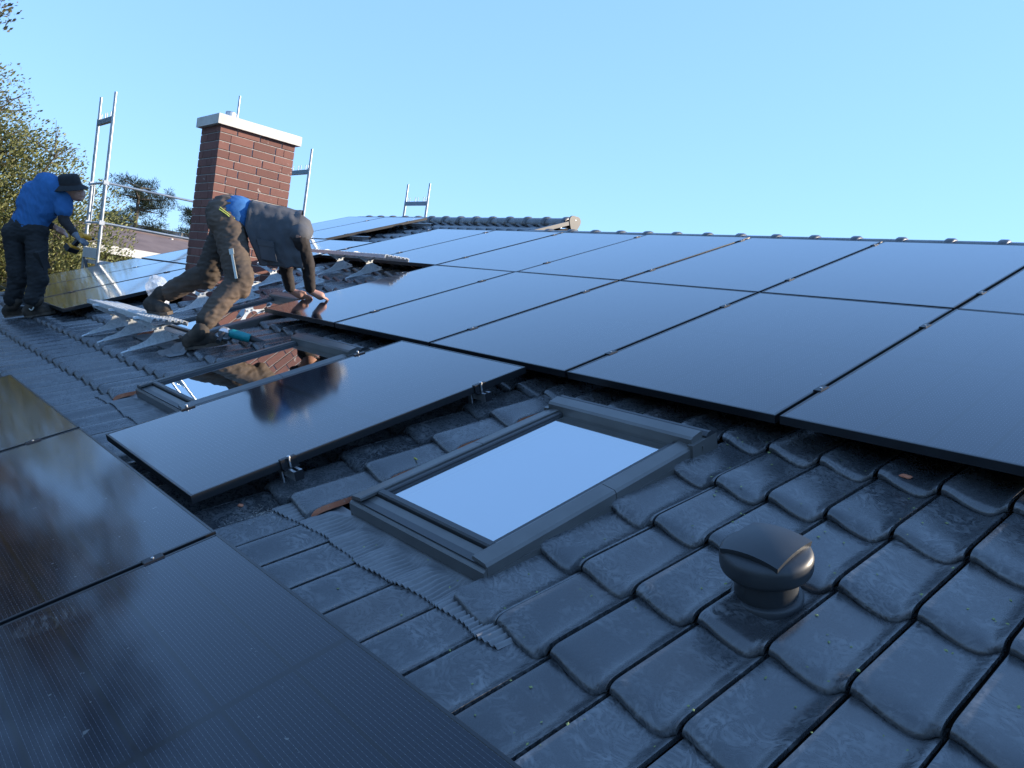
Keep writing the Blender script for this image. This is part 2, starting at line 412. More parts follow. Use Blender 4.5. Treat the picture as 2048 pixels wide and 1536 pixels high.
    for (su, sv), nm, dz in zip(SKYL, names, (-.030, -.030, -.035)):
        b = MB(); k0 = -.10
        for x0, x1, y0, y1 in ((0, .03, 0, SH), (SW - .03, SW, 0, SH), (.03, SW - .03, 0, .03), (.03, SW - .03, SH - .03, SH)):
            b.box((x0, y0, -.15), (x1, y1, -.048))
        w = b.build('roof_window', M_SKYD, house); tag(w, nm)
        w.location = off + r2w(su, sv, dz); w.rotation_euler = (PITCH, 0, 0)
        for s in (0, 1):                               # side cladding, two lengths each side, drip edge down the outside
            for a, c in ((.0, .60), (.603, 1.075)):
                b = MB(); X = (lambda x: x) if s == 0 else (lambda x: SW - x)
                pr_ = [(-.012, -.085), (-.012, -.046), (-.004, -.036), (.052, -.028), (.059, -.031), (.059, -.042), (.004, -.048), (-.006, -.052), (-.008, -.085)]
                pr_ = [(X(p), z) for p, z in pr_]
                b.prism(pr_, 'y', a, c); b.build('side_cladding', M_SKYF, w, True)
            b = MB(); X0, X1 = ((-.016, -.0125) if s == 0 else (SW + .0125, SW + .016))
            b.box((X0, -.012, -.165), (X1, 1.035, -.078)); b.box((min(X0, X1) - (.05 if s == 0 else 0), -.012, -.150), (max(X0, X1) + (0 if s == 0 else .05), SH + .03, -.147))
            b.build('side_flashing', M_SKYF, w)
        for s in (0, 1):                               # sash sides
            b = MB(); x0 = .062 if s == 0 else SW - .062 - .022
            b.box((x0, .095, -.070), (x0 + .022, 1.055, -.036), bev=.004)
            xm = x0 + .022 if s == 0 else x0 - .006
            b.box((xm, .105, -.066), (xm + .006, 1.03, -.045)); b.build('sash_side', M_SKYD, w)
        b = MB(); b.box((.058, .072, -.085), (SW - .058, .106, -.030), bev=.006); b.build('sash_bottom', M_SKYD, w)
        b = MB(); b.prism([(-.014, -.105), (-.014, -.062), (-.006, -.055), (.067, -.047), (.067, -.075), (0.0, -.085), (-.004, -.105)], 'x', -.010, SW + .010)
        b.build('bottom_cladding', M_SKYF, w, True)
        b = MB(); b.prism([(1.055, -.060), (1.055, -.012), (1.066, -.003), (1.120, .004), (1.128, -.002), (1.128, -.060)], 'x', -.006, SW + .006)
        b.build('top_hood', M_SKYF, w, True)
        b = MB(); b.prism([(1.133, -.06), (1.133, -.020), (1.150, -.008), (1.165, -.008), (1.205, -.030), (1.205, -.100), (1.133, -.100)], 'x', -.020, SW + .020)
        b.build('top_flashing', M_SKYD, w, True)
        b = MB(); b.box((SW - .004, 1.040, -.100), (SW + .022, 1.20, -.028)); b.box((SW + .022, 1.10, -.07), (SW + .026, 1.112, -.05)); b.build('corner_cap', M_SKYF, w)
        b = MB(); b.box((-.022, 1.040, -.100), (.004, 1.20, -.028)); b.build('corner_cap', M_SKYF, w)
        b = MB(); b.add([(.084, .106, -.050), (SW - .084, .106, -.050), (SW - .084, 1.054, -.050), (.084, 1.054, -.050)], [(0, 1, 2, 3)]); b.build('glass', M_PANE, w)
        b = MB()
        for x0, x1, y0, y1 in ((.086, .112, .108, 1.05), (SW - .112, SW - .086, .108, 1.05), (.112, SW - .112, .108, .130), (.112, SW - .112, 1.00, 1.05)):
            b.box((x0, y0, -.072), (x1, y1, -.060))
        b.build('spacer_bar', M_SPACER, w)
        b = MB(); b.add([(.10, .12, -.074), (SW - .10, .12, -.074), (SW - .10, 1.06, -.074), (.10, 1.06, -.074)], [(0, 1, 2, 3)]); b.build('inner_pane', M_PANE_PALE if su > 3 else M_PANE_IN, w)
        # pleated apron moulded over the tiles below the window
        a0, a1 = -.27, SW + .27; nx, ny = 560, 12; vs_ = []; lo = -.185
        for r in range(ny + 1):
            f = r / ny
            for c in range(nx + 1):
                x = a0 + (a1 - a0) * c / nx
                y = lo + (0.0 - lo) * f + .012 * math.sin(x * 9 + 1.3) * (1 - f) + .006 * math.sin(x * 31) * (1 - f)
                y += (-.022 * (prof((su + x - U0) / PU) / .032 - .5)) * (1 - f)
                g = min(1, max(0, (f - .62) / .3)); g = g * g * (3 - 2 * g)
                zt = BASE + prof((su + x - U0) / PU) * (1 - g) + .018 * g + TH * (1 - (((sv + y) - V0) / PV - math.floor((sv - .19 - V0) / PV))) - dz
                zt += .007 + .0052 * math.sin(2 * math.pi * x / .0185) * (1 - g) + .004 * noise.noise(Vector((x * 6, y * 20, su)))
                zt += .004 * noise.noise(Vector((x * 25, y * 8, su))) * (1 - g)
                if f > .93: zt += .008
                vs_.append((x, y, zt))
        b = MB(); W1 = nx + 1
        b.add(vs_, [(r*W1+c, r*W1+c+1, (r+1)*W1+c+1, (r+1)*W1+c) for r in range(ny) for c in range(nx)], 0, True)
        edge = [(p[0], p[1], p[2]) for p in vs_[:W1]] + [(p[0], p[1] + .001, p[2] - .006) for p in vs_[:W1]]
        b.add(edge, [(W1 + c, W1 + c + 1, c + 1, c) for c in range(nx)])
        b.build('apron_flashing', M_LEAD, w)
        b = MB(); b.box((SW - .02, -.055, -.135), (SW + .035, -.02, -.128)); b.tube((SW + .01, -.038, -.128), (SW + .01, -.038, -.104), .006, seg=8); b.tube((SW + .01, -.038, -.104), (SW + .01, -.038, -.094), .011, .009, seg=10)
        b.build('fixing_screw', M_ALU, w)

    # ---- chimney: mortar core, every brick its own piece, sheet metal cap
    mort = varied('mortar', (.33, .30, .27), (.46, .43, .40), (.9, .95), 20, per_object=False)
    brm = mat('brick', (.22, .06, .045), .75); t = NT(brm); vec = t.offset(t.coord())
    c = t.mix(t.random(), (.155, .062, .047), (.235, .098, .074))
    c = t.mix(t.ramp(t.noise(14, 5, .7, vec), [(.45, 0.0), (.8, .55)]), c, (.12, .052, .045))
    c = t.mix(t.ramp(t.noise(11, 4, .6, vec, 1.0), [(.66, 0.0), (.72, .8)]), c, (.50, .43, .38))
    t.l(c, t.b.inputs['Base Color']); t.bump(t.noise(60, 5, .7, vec), .25, .003)
    z0 = -.62; g = .006
    b = MB(); b.box((CHX0 + g, CHY0 + g, 0), (CHX1 - g, CHY1 - g, CHZ - z0))
    ch = b.build('chimney', mort, house); ch.location = off + Vector((0, 0, z0)); tag(ch, 'red brick chimney with a white sheet metal cap')
    meshes = {}
    def brick(ln, dp):
        key = (round(ln, 3), dp)
        if key not in meshes:
            bb = MB(); h, e = .0365, .002; x, y = ln / 2, dp / 2
            v8 = [(sx*(x-ex), sy*(y-ey), sz*(h-ez)) for ex, ey, ez in ((0, e, e), (e, 0, e), (e, e, 0)) for sz in (-1, 1) for sy in (-1, 1) for sx in (-1, 1)]
            bm = bmesh.new()
            for p in v8: bm.verts.new(p)
            bmesh.ops.convex_hull(bm, input=bm.verts); me = bpy.data.meshes.new('brick'); bm.to_mesh(me); bm.free(); me.materials.append(brm); meshes[key] = me
        return meshes[key]
    rr = random.Random(11); cz = CHZ - z0; k = 0
    while cz > .10:
        cz0 = cz - .083; zc = cz0 + .0415
        sides = [('x', CHX1, CHY0, CHY1, 1), ('x', CHX0, CHY0, CHY1, -1), ('y', CHY0, CHX0, CHX1, -1), ('y', CHY1, CHX0, CHX1, 1)]
        for ax, fixed, lo, hi, sg in sides:
            # x-faces own the corner on odd courses, y-faces on even ones
            own = (ax == 'x') == (k % 2 == 0)
            a, z_ = (lo, hi) if own else (lo + .1175, hi - .1175)
            p = a; first = True
            while p < z_ - .03:
                ln = .24 if not (first and rr.random() < .5) else rr.choice((.115, .18))
                if p + ln > z_ - .05: ln = z_ - p
                lb = ln - .010 if p + ln < z_ - .01 else ln
                o = link('brick', brick(lb, .115), ch)
                cpt = p + lb / 2; dep = fixed - sg * (.0575 - rr.uniform(0, .0025))
                o.location = (dep, cpt, zc) if ax == 'x' else (cpt, dep, zc)
                o.rotation_euler = (0, 0, math.pi / 2 if ax == 'x' else 0)
                p += ln; first = False
        cz = cz0; k += 1
    capm = varied('white_sheet_metal', (.58, .55, .48), (.70, .67, .60), (.45, .6), 6, .1, per_object=False)
    b = MB(); o_ = .045; H = CHZ - z0
    b.box((CHX0 - o_, CHY0 - o_, H - .012), (CHX1 + o_, CHY1 + o_, H + .088), bev=.006)
    b.build('chimney_cap', capm, ch)
    b = MB(); b.box((CHX0 - o_ + .05, CHY0 - o_ + .05, H + .0885), (CHX1 + o_ - .05, CHY1 + o_ - .05, H + .094)); b.build('cap_plate', M_GALV, ch)
    b = MB(); b.tube((CHX1 - .22, CHY0 + .17, H + .09), (CHX1 - .22, CHY0 + .17, H + .17), .052, seg=20); b.tube((CHX1 - .22, CHY0 + .17, H + .165), (CHX1 - .22, CHY0 + .17, H + .175), .046, seg=20, mi=1)
    b.build('flue_pipe', [M_GALV, M_RUBBER], ch)
    b = MB(); b.tube((CHX1 - .22, CHY0 + .24, H + .09), (CHX1 - .22, CHY0 + .24, H + .36), .011, seg=8); b.build('lightning_rod', M_GALVT, ch)
    # ---- vent hood on its own flat tile
    vt = link('roof_vent', None, house); vt.location = off + r2w(5.108, -.905, -.125); vt.rotation_euler = (PITCH, 0, 0)
    tag(vt, 'black plastic mushroom vent on the near tiles')
    b = MB(); b.lathe([(.086, -.03), (.084, .005), (.086, .010), (.0855, .100)], 32); b.build('pipe', M_VENT, vt)
    b = MB(); b.lathe([(.100, -.014), (.100, .004), (.094, .010), (.080, .011)], 32); b.build('collar', M_VENT, vt)
    b = MB(); seg = 40; prf = [(.060, .090), (.088, .080), (.099, .083), (.105, .091), (.1075, .101), (.1075, .130), (.1045, .141), (.096, .149), (.075, .154), (.0, .158)]
    b.lathe(prf, seg, sx=1.17, sy=1.12); b.build('hood', M_VENT, vt)
    b = MB(); nx = 10; vs_ = []; sz = .088                # the raised square shield, arched across
    for r in range(nx + 1):
        for c in range(nx + 1):
            x = -sz + 2 * sz * c / nx; y = -sz + 2 * sz * r / nx
            vs_.append((x, y, .180 - 1.7 * x * x - 1.2 * y * y))
    m_ = nx + 1
    b.add(vs_, [(r*m_+c, r*m_+c+1, (r+1)*m_+c+1, (r+1)*m_+c) for r in range(nx) for c in range(nx)], 0, True)
    rim = [r for r in range(nx + 1)] + [(r+1)*m_-1 for r in range(1, nx + 1)] + [nx*m_+c for c in range(nx - 1, -1, -1)] + [r*m_ for r in range(nx - 1, 0, -1)]
    up = [vs_[i] for i in rim]; dn = [(p[0] * .97, p[1] * .97, p[2] - .016) for p in up]; q_ = len(rim)
    b.add(up + dn, [(q_+i, q_+(i+1) % q_, (i+1) % q_, i) for i in range(q_)])
    b.build('shield', M_VENT, vt)
    return house
make_house()

# ------------------------------------------------------------------ solar panels
def clamp_mesh():
    b = MB(); b.box((-.017, -.033, -.004), (.017, .033, .003), bev=.002)
    b.tube((0, 0, .003), (0, 0, .0055), .0052, seg=10, mi=1); return b.mesh('clamp', [M_CLAMP, M_ALU])
ME_CLAMP = clamp_mesh()
def end_clamp_mesh():
    b = MB(); b.box((-.012, -.035, -.002), (.004, .035, .004)); b.box((.004, -.035, -.040), (.009, .035, .004)); b.box((.009, -.035, -.040), (.030, .035, -.034))
    b.tube((.014, 0, -.034), (.014, 0, .012), .0045, seg=8, mi=1); b.tube((.014, 0, .004), (.014, 0, .014), .0075, seg=10, mi=1); return b.mesh('end_clamp', [M_CLAMP, M_ALU])
ME_END = end_clamp_mesh()
def panel_meshes():
    b = MB(); f = .011; t = .035; d = .0015
    b.box((0, 0, -t), (f, L_, 0), bev=.0012); b.box((W_ - f, 0, -t), (W_, L_, 0), bev=.0012)
    b.box((f, 0, -t), (W_ - f, f, 0), bev=.0012); b.box((f, L_ - f, -t), (W_ - f, L_, 0), bev=.0012)
    fr = b.mesh('frame', M_FRAME)
    b = MB(); b.box((f - .001, f - .001, -.008), (W_ - f + .001, L_ - f + .001, -.0013)); gl = b.mesh('glass', M_SOLAR)
    b = MB(); b.box((f, f, -.012), (W_ - f, L_ - f, -.0085)); bk = b.mesh('back_sheet', M_RUBBER)
    return fr, gl, bk
ME_FR, ME_GL, ME_BK = panel_meshes()
rp = random.Random(5)
for i, (u, v, ls, lab, grp) in enumerate(PANELS):
    p = roof_thing('solar_panel', lab, 'solar panel', (u, v, rp.uniform(-.0012, .0012)), 'solar panels of the ' + grp)
    kids = [link('frame', ME_FR, p), link('glass', ME_GL, p), link('back_sheet', ME_BK, p)]
    if ls:
        for k in kids: k.rotation_euler = (0, 0, -math.pi / 2); k.location = (0, W_, 0)
    p.rotation_euler = (PITCH + rp.uniform(-.0010, .0010), rp.uniform(-.0016, .0016), 0)
    def cl(me, x, y, rz=0, name='clamp'):
        c = link(name, me, p); c.location = (x, y, 0.0016); c.rotation_euler = (0, 0, rz)
    if grp == 'second row':
        for y in (.342, 1.385): cl(ME_CLAMP, -.010 if u > .5 else -.010, y)
        cl(ME_CLAMP, W_ + .010, .342) if False else None
    elif grp == 'ridge row':
        for y in (.36, 1.60): cl(ME_CLAMP, -.010, y)
    elif grp == 'single':
        for y in (.405, 1.442): cl(ME_END, W_, y); cl(ME_END, 0, y, math.pi)
    elif grp == 'lower row':
        for y in (.25, .92): cl(ME_CLAMP, -.010 if u > .5 else -.01, y)
    else:
        for y in (.35, 1.40): cl(ME_CLAMP, W_ + .010, y)

# mounting rails and hooks that show beyond the panels
def rail(u0, u1, v, label, hooks=(), n=-.036):
    t = roof_thing('mounting_rail', label, 'rail', (u0, v, 0))
    b = MB(); L = u1 - u0; h = .040
    for x0, x1, z0, z1 in ((0, L, n - h, n - h + .003), (0, L, n - .003, n)):
        b.box((x0, -.019, z0), (x1, -.007 if z1 == n else .019, z1))
    b.box((0, .007, n - .003), (L, .019, n)); b.box((0, -.019, n - h + .003), (L, -.016, n - .003)); b.box((0, .016, n - h + .003), (L, .019, n - .003))
    b.build('profile', M_ALU, t)
    b = MB(); b.box((L, -.019, n - h), (L + .003, .019, n + .001)); b.build('end_cap', M_CLAMP, t)
    for hu in hooks:
        b = MB(); x = hu - u0
        b.box((x - .012, -.030, n - h - .045), (x + .012, -.024, n - h + .02)); b.box((x - .012, -.024, n - h - .045), (x + .012, .05, n - h - .040)); b.build('roof_hook', M_ALU, t)
rail(2.10, 3.292, -1.393, 'lower mounting rail poking out under the single panel', (3.18,))
rail(2.10, 3.272, -.356, 'upper mounting rail poking out under the single panel', (3.16,))
rail(-5.9, -3.21, 3.03, 'bare rail end beside the high ridge panels, lower one', (-3.35, -3.62))
rail(-5.9, -3.19, 4.08, 'bare rail end beside the high ridge panels, upper one', (-3.30, -3.90))
rail(-5.9, -2.42, -.62, 'rail end with hook under the left field panels', (-2.66,))


# ------------------------------------------------------------------ scaffold on the left gable
def make_scaffold():
    t = thing('scaffold', 'galvanised scaffold standing at the left gable behind the roof', 'scaffold', (-6.66, .34, GROUND))
    z = lambda h: h - GROUND
    blue = varied('blue_transom', (.16, .24, .30), (.24, .31, .36), (.45, .55), 8, .3); green = mat('green_band', (.05, .33, .22), .5)
    ys = [0.0, 3.06, 5.53]
    for k, y in enumerate(ys):
        for x in (.36, -.37):
            b = MB(); b.tube((x, y, 0), (x, y, z(2.22)), .0242, seg=12); b.tube((x, y, z(2.20)), (x, y, z(2.545)), .019, seg=12); b.tube((x, y, z(.47)), (x, y, z(.56)), .030, seg=12)
            b.build('standard', M_GALVT, t)
        b = MB(); b.box((-.37, y - .025, z(2.13)), (.36, y + .025, z(2.20)))
        b.build('top_transom', blue, t)
        for x in (-.30, -.24, -.05, .04, .22, .30):
            b = MB(); b.tube((x, y, z(2.2)), (x, y, z(2.285)), .007, seg=6); b.build('spigot', M_GALVT, t)
        b = MB(); b.box((-.37, y - .022, z(.18)), (.36, y + .022, z(.33)), bev=.004); b.build('deck_transom', M_GALV, t)
        if k == 0:
            b = MB(); b.tube((-.372, y, z(1.62)), (-.372, y, z(1.70)), .0255, seg=12); b.build('marker_band', green, t)
        for h in (.70, 1.27):                          # end frame between the two standards
            b = MB(); b.tube((-.37, y, z(h)), (.36, y, z(h)), .017, seg=8)
            for x in (-.37, .36): b.box((x - .035, y - .035, z(h) - .03), (x + .035, y + .035, z(h) + .03), bev=.008)
            b.build('end_rail', M_GALV, t)
        for x in (-.22, .28):
            b = MB(); b.tube((x, y, z(.72)), (x, y, z(1.25)), .013, seg=8); b.build('end_bar', M_GALVT, t)
        b = MB(); b.tube((-.35, y, z(.18)), (.30, y, z(-.30)), .021, seg=8); b.build('brace', mat('dark_brace', (.07, .09, .10), .5, .3), t)
    for a, c in zip(ys[:-1], ys[1:]):
        for h in (.70, 1.27):
            b = MB(); b.tube((.36, a, z(h)), (.36, c, z(h)), .0168, seg=10); b.build('guard_rail', M_GALVT, t)
        b = MB(); b.box((-.34, a + .03, z(.10)), (.33, c - .03, z(.16))); b.build('deck', M_GALV, t)
make_scaffold()

# ------------------------------------------------------------------ walkway brackets and gratings
def bracket_parts(parent, x, y0, n0, top=.235, skew=0.0):
    """galvanised hourglass bracket: foot rail with hook, waisted plate, flared arms; y up the slope"""
    b = MB(); w = .003
    pl = [(.04, .010), (.41, .010), (.412, .022), (.375, .040), (.318, .082), (.312, .098), (.322, .112), (.435, .128), (.432, .146), (.385, .156)]
    for i in range(9):
        a = math.pi * i / 8; pl.append((.275 + .072 * math.cos(a), .186 - .062 * math.sin(a) - (.275 + .072 * math.cos(a) - .275) * .36))
    pl += [(.150, top + .004), (.118, top + .006), (.112, top - .018), (.232, .112), (.240, .098), (.232, .082), (.165, .042), (.10, .026), (.04, .022)]
    b.prism([(a + y0, c + n0) for a, c in pl], 'x', x - w, x + w)
    o = b.build('bracket', M_GALV, parent, True)
    b = MB(); b.box((x - .003, y0 + .02, n0 - .002), (x + .028, y0 + .40, n0 + .003)); b.box((x - .003, y0 + .02, n0 + .003), (x + .0, y0 + .40, n0 + .016))
    b.tube((x + .012, y0 + .02, n0 + .002), (x + .012, y0 - .035, n0 - .004), .009, seg=8); b.tube((x + .012, y0 - .035, n0 - .004), (x + .012, y0 - .030, n0 - .026), .008, seg=8)
    b.build('foot_rail', M_GALV, o)
    b = MB()                                          # folded flanges along the two arms
    b.prism([(y0 + .112, n0 + top - .002), (y0 + .155, n0 + top - .014), (y0 + .155, n0 + top - .018), (y0 + .112, n0 + top - .006)], 'x', x - .003, x + .034)
    b.build('arm_flange', M_GALV, o, True); b = MB()
    b.prism([(y0 + .385, n0 + .154), (y0 + .433, n0 + .140), (y0 + .433, n0 + .136), (y0 + .385, n0 + .150)], 'x', x - .003, x + .034)
    b.build('arm_flange', M_GALV, o, True)
    for a, c in ((.256, .108), (.298, .108), (.36, .030), (.150, top - .022)):
        b = MB(); b.tube((x + .003, y0 + a, n0 + c), (x + .012, y0 + a, n0 + c), .009, .007, seg=8); b.build('bolt', M_GALVT, o)
    return o
def grating(parent, x0, x1, y0, z0, y1, z1):
    sl = math.atan2(z1 - z0, y1 - y0); W = math.hypot(y1 - y0, z1 - z0); n = 6; g = link('grating', None, parent); g.location = (x0, y0, z0); g.rotation_euler = (sl, 0, 0)
    L = x1 - x0
    b = MB(); b.box((0, -.004, -.032), (L, 0, .002)); b.box((0, W, -.032), (L, W + .004, .002)); b.build('edge_strip', M_GALV, g)
    for k in range(n):
        b = MB(); a = W * k / n + .006; c = W * (k + 1) / n - .006
        b.prism([(a, -.012), (a + .004, .004), (c - .004, .004), (c, -.012), (c - .003, -.012), (c - .006, .001), (a + .006, .001), (a + .003, -.012)], 'x', 0, L)
        m = int(L / .06)
        for q in range(m):
            x = (q + .5) * L / m; b.box((x - .012, a + .008, .004), (x + .012, c - .008, .0062))
        b.build('slat', M_GALV, g, True)
w1 = roof_thing('roof_walkway', 'galvanised roof step grating on three brackets that the vest worker stands on', 'roof step', (-.8, -.9, -.10))
for x in (-1.25, -.79, -.145): bracket_parts(w1, x + .8, -1.075 + .9, .012)
grating(w1, -1.65 + .8, .10 + .8, .002, .248, .248, .160)
w2 = roof_thing('roof_walkway', 'galvanised roof step grating on two brackets below the ridge row panels', 'roof step', (-1.1, 1.5, -.10))
for x in (-1.53, -.93): bracket_parts(w2, x + 1.1, 1.33 - 1.5, .012)
grating(w2, -1.85 + 1.1, -.32 + 1.1, 1.435 - 1.5, .248, 1.69 - 1.5, .158)
for k, (u, v, lab) in enumerate(((-1.30, -.30, 'loose galvanised bracket behind the vest worker\'s rear leg'), (-1.02, .02, 'loose galvanised bracket between the vest worker\'s leg and arm'),
                   (-1.45, .20, 'loose galvanised bracket close to the chimney foot'), (-1.05, .70, 'loose galvanised bracket beside the vest worker\'s straight arm'),
                   (-1.66, .62, 'loose galvanised bracket seen under the vest hem'))):
    o = roof_thing('walkway_bracket', lab, 'bracket', (u, v, -.098), 'loose roof step brackets'); bracket_parts(o, 0, 0, .010)
    o.rotation_euler = (PITCH, 0, R((-3, 4, 2, -5, 6)[k]))
# ------------------------------------------------------------------ people: capsules fused into one surface
def capsules(caps):
    b = MB()
    for cp in caps:
        p0, p1, r0, r1 = Vector(cp[0]), Vector(cp[1]), cp[2], cp[3]; fl = cp[4] if len(cp) > 4 else None
        d = p1 - p0; ln = d.length
        if ln < 1e-6: d = Vector((0, 0, 1)); ln = 1e-6
        d = d.normalized()
        a = (fl[0] if fl else d.orthogonal()); a = Vector(a); a = (a - d * a.dot(d)).normalized(); c = d.cross(a); s1 = fl[1] if fl else 1.0
        seg, cap = 20, 5; vs_ = []; rings = []
        for i in range(cap + 1):
            t = math.pi / 2 * (1 - i / cap); rings.append((p0 - d * r0 * math.sin(t), r0 * math.cos(t)))
        for i in range(cap + 1):
            t = math.pi / 2 * (i / cap); rings.append((p1 + d * r1 * math.sin(t), r1 * math.cos(t)))
        for pc, r in rings:
            r = max(r, 1e-4)
            for i in range(seg):
                t = 2 * math.pi * i / seg; vs_.append(pc + a * math.cos(t) * r * s1 + c * math.sin(t) * r)
        m = len(rings)
        b.add(vs_, [(k*seg+i, k*seg+(i+1) % seg, (k+1)*seg+(i+1) % seg, (k+1)*seg+i) for k in range(m-1) for i in range(seg)] + [tuple(range(seg))[::-1], tuple(range((m-1)*seg, m*seg))], 0, True)
    return b
def fused(name, caps, mats, parent, voxel=.014, smooth=6, wr=0.0, wscale=14, stretch=(1, 1, 1), seed=0.0, paint=None):
    me = capsules(caps).mesh(name, mats); o = bpy.data.objects.new(name, me); COL.objects.link(o)
    rm = o.modifiers.new('r', 'REMESH'); rm.mode = 'VOXEL'; rm.voxel_size = voxel; rm.use_smooth_shade = True
    sm = o.modifiers.new('s', 'SMOOTH'); sm.iterations = smooth; sm.factor = .5
    dg = bpy.context.evaluated_depsgraph_get(); ev = o.evaluated_get(dg); me2 = bpy.data.meshes.new_from_object(ev)
    bpy.data.objects.remove(o); me2.name = name
    if not me2.materials:
        for m in (mats if isinstance(mats, (list, tuple)) else [mats]): me2.materials.append(m)
    if wr > 0:
        n = len(me2.vertices); co = np.empty(n*3); no = np.empty(n*3); me2.vertices.foreach_get('co', co); me2.vertices.foreach_get('normal', no)
        co = co.reshape(-1, 3); no = no.reshape(-1, 3)
        for i in range(n):
            q = Vector((co[i][0]*stretch[0], co[i][1]*stretch[1], co[i][2]*stretch[2])) * wscale + Vector((seed, seed, seed))
            f = noise.noise(q); g = noise.noise(q * 2.3 + Vector((9, 3, 1)))
            co[i] += no[i] * wr * ((1 - abs(f) * 2.2) * .6 + g * .5)
        me2.vertices.foreach_set('co', co.reshape(-1)); me2.update()
    for p in me2.polygons: p.use_smooth = True
    o = link(name, me2, parent); return o

SKIN = varied('skin', (.46, .24, .17), (.53, .29, .21), (.45, .55), 20)
def cloth(name, c0, c1, scale=9, lo=.4, hi=.65):
    return varied(name, c0, c1, (.8, .92), scale, bump=.25, bdist=.004, lo=lo, hi=hi)
M_TROU = cloth('dirty_work_trousers', (.055, .043, .034), (.155, .108, .078), 3.0, .38, .72)
M_VEST = cloth('grey_work_vest', (.070, .073, .082), (.094, .096, .104), 5)
M_DARKS = cloth('dark_sleeves', (.022, .018, .018), (.036, .030, .029), 9)
M_BLUE = cloth('blue_tshirt', (.026, .125, .32), (.040, .165, .40), 6)
M_BLACK = cloth('black_work_trousers', (.013, .014, .015), (.030, .030, .031), 6)
M_BOOT = cloth('dusty_boots', (.030, .025, .020), (.10, .075, .055), 10)
M_SOLE = varied('dusty_rubber_sole', (.055, .048, .040), (.16, .125, .095), (.85, .95), 14)
M_GLOVE = cloth('grey_glove', (.16, .18, .21), (.24, .26, .29), 20)
M_HAIR = mat('dark_hair', (.012, .010, .008), .6)
M_ZIP = mat('yellow_green_zip', (.55, .62, .12), .5)
M_SILVER = mat('reflective_tape', (.60, .58, .50), .5)

def hand(w, d, side, palm_n, r=.0085, curl=.35, spread=.35, ln=.085):
    """palm at wrist w pointing along d; side = direction of the thumb; palm_n = out of the back of the hand"""
    w, d, side, palm_n = Vector(w), Vector(d).normalized(), Vector(side).normalized(), Vector(palm_n).normalized()
    c = [(w, w + d * .085, .026, .036, (side, 1.0))]
    c += [(w + d * .03 + side * .015, w + d * .088 + side * .022, .016, .014), (w + d * .03 - side * .015, w + d * .085 - side * .025, .016, .013)]
    for i, (o, l) in enumerate(((.030, .92), (.010, 1.0), (-.011, .95), (-.031, .75))):
        a = w + d * .088 + side * o; dd = (d + side * o * spread * 12 * .4 / .1 * .25).normalized()
        k1 = a + dd * ln * l * .45; k2 = k1 + (dd - palm_n * curl).normalized() * ln * l * .32; k3 = k2 + (dd - palm_n * curl * 2).normalized() * ln * l * .25
        c += [(a, k1, r * 1.08, r), (k1, k2, r, r * .95), (k2, k3, r * .95, r * .8)]
    a = w + d * .025 + side * .028; k1 = a + (d * .6 + side * .8).normalized() * .042; k2 = k1 + (d + side * .3).normalized() * .034
    c += [(a, k1, .0125, .0115), (k1, k2, .011, .009)]
    return c
def sole(parent, heel, toe):
    h, t_ = Vector(heel), Vector(toe); d = (t_ - h).normalized(); sd_ = d.cross(Vector((0, 0, 1))).normalized(); L = (t_ - h).length; b = MB(); pts = []
    for f, w in ((-.02, .022), (.08, .036), (.3, .038), (.5, .036), (.75, .050), (.92, .044), (1.02, .024)): pts.append((f * L, w))
    loop = pts + [(a, -w) for a, w in pts[::-1]]; n = len(loop)
    lo = [h + d * a + sd_ * w for a, w in loop]; hi = [p + Vector((0, 0, .026)) for p in lo]
    b.add(lo + hi, [tuple(range(n))[::-1], tuple(range(n, 2 * n))] + [(i, (i + 1) % n, n + (i + 1) % n, n + i) for i in range(n)]); b.build('boot_sole', M_SOLE, parent, True)
def boot(heel, toe, ankle, up=(0, 0, 1)):
    h, t, a, up = Vector(heel), Vector(toe), Vector(ankle), Vector(up)
    d = (t - h).normalized(); s = d.cross(up).normalized()
    return [(h + up * .040 + d * .02, t + up * .036 - d * .05, .040, .046, (s, 1.0)), (h + up * .03 + d * .02, t + up * .028 - d * .04, .030, .030, (s, 1.5)),
            (h + up * .06 + d * .03, a, .050, .056), (a, a + (a - h).normalized() * .05, .056, .058), (h + up * .07 + d * .06, t + up * .05 - d * .09, .045, .038)]

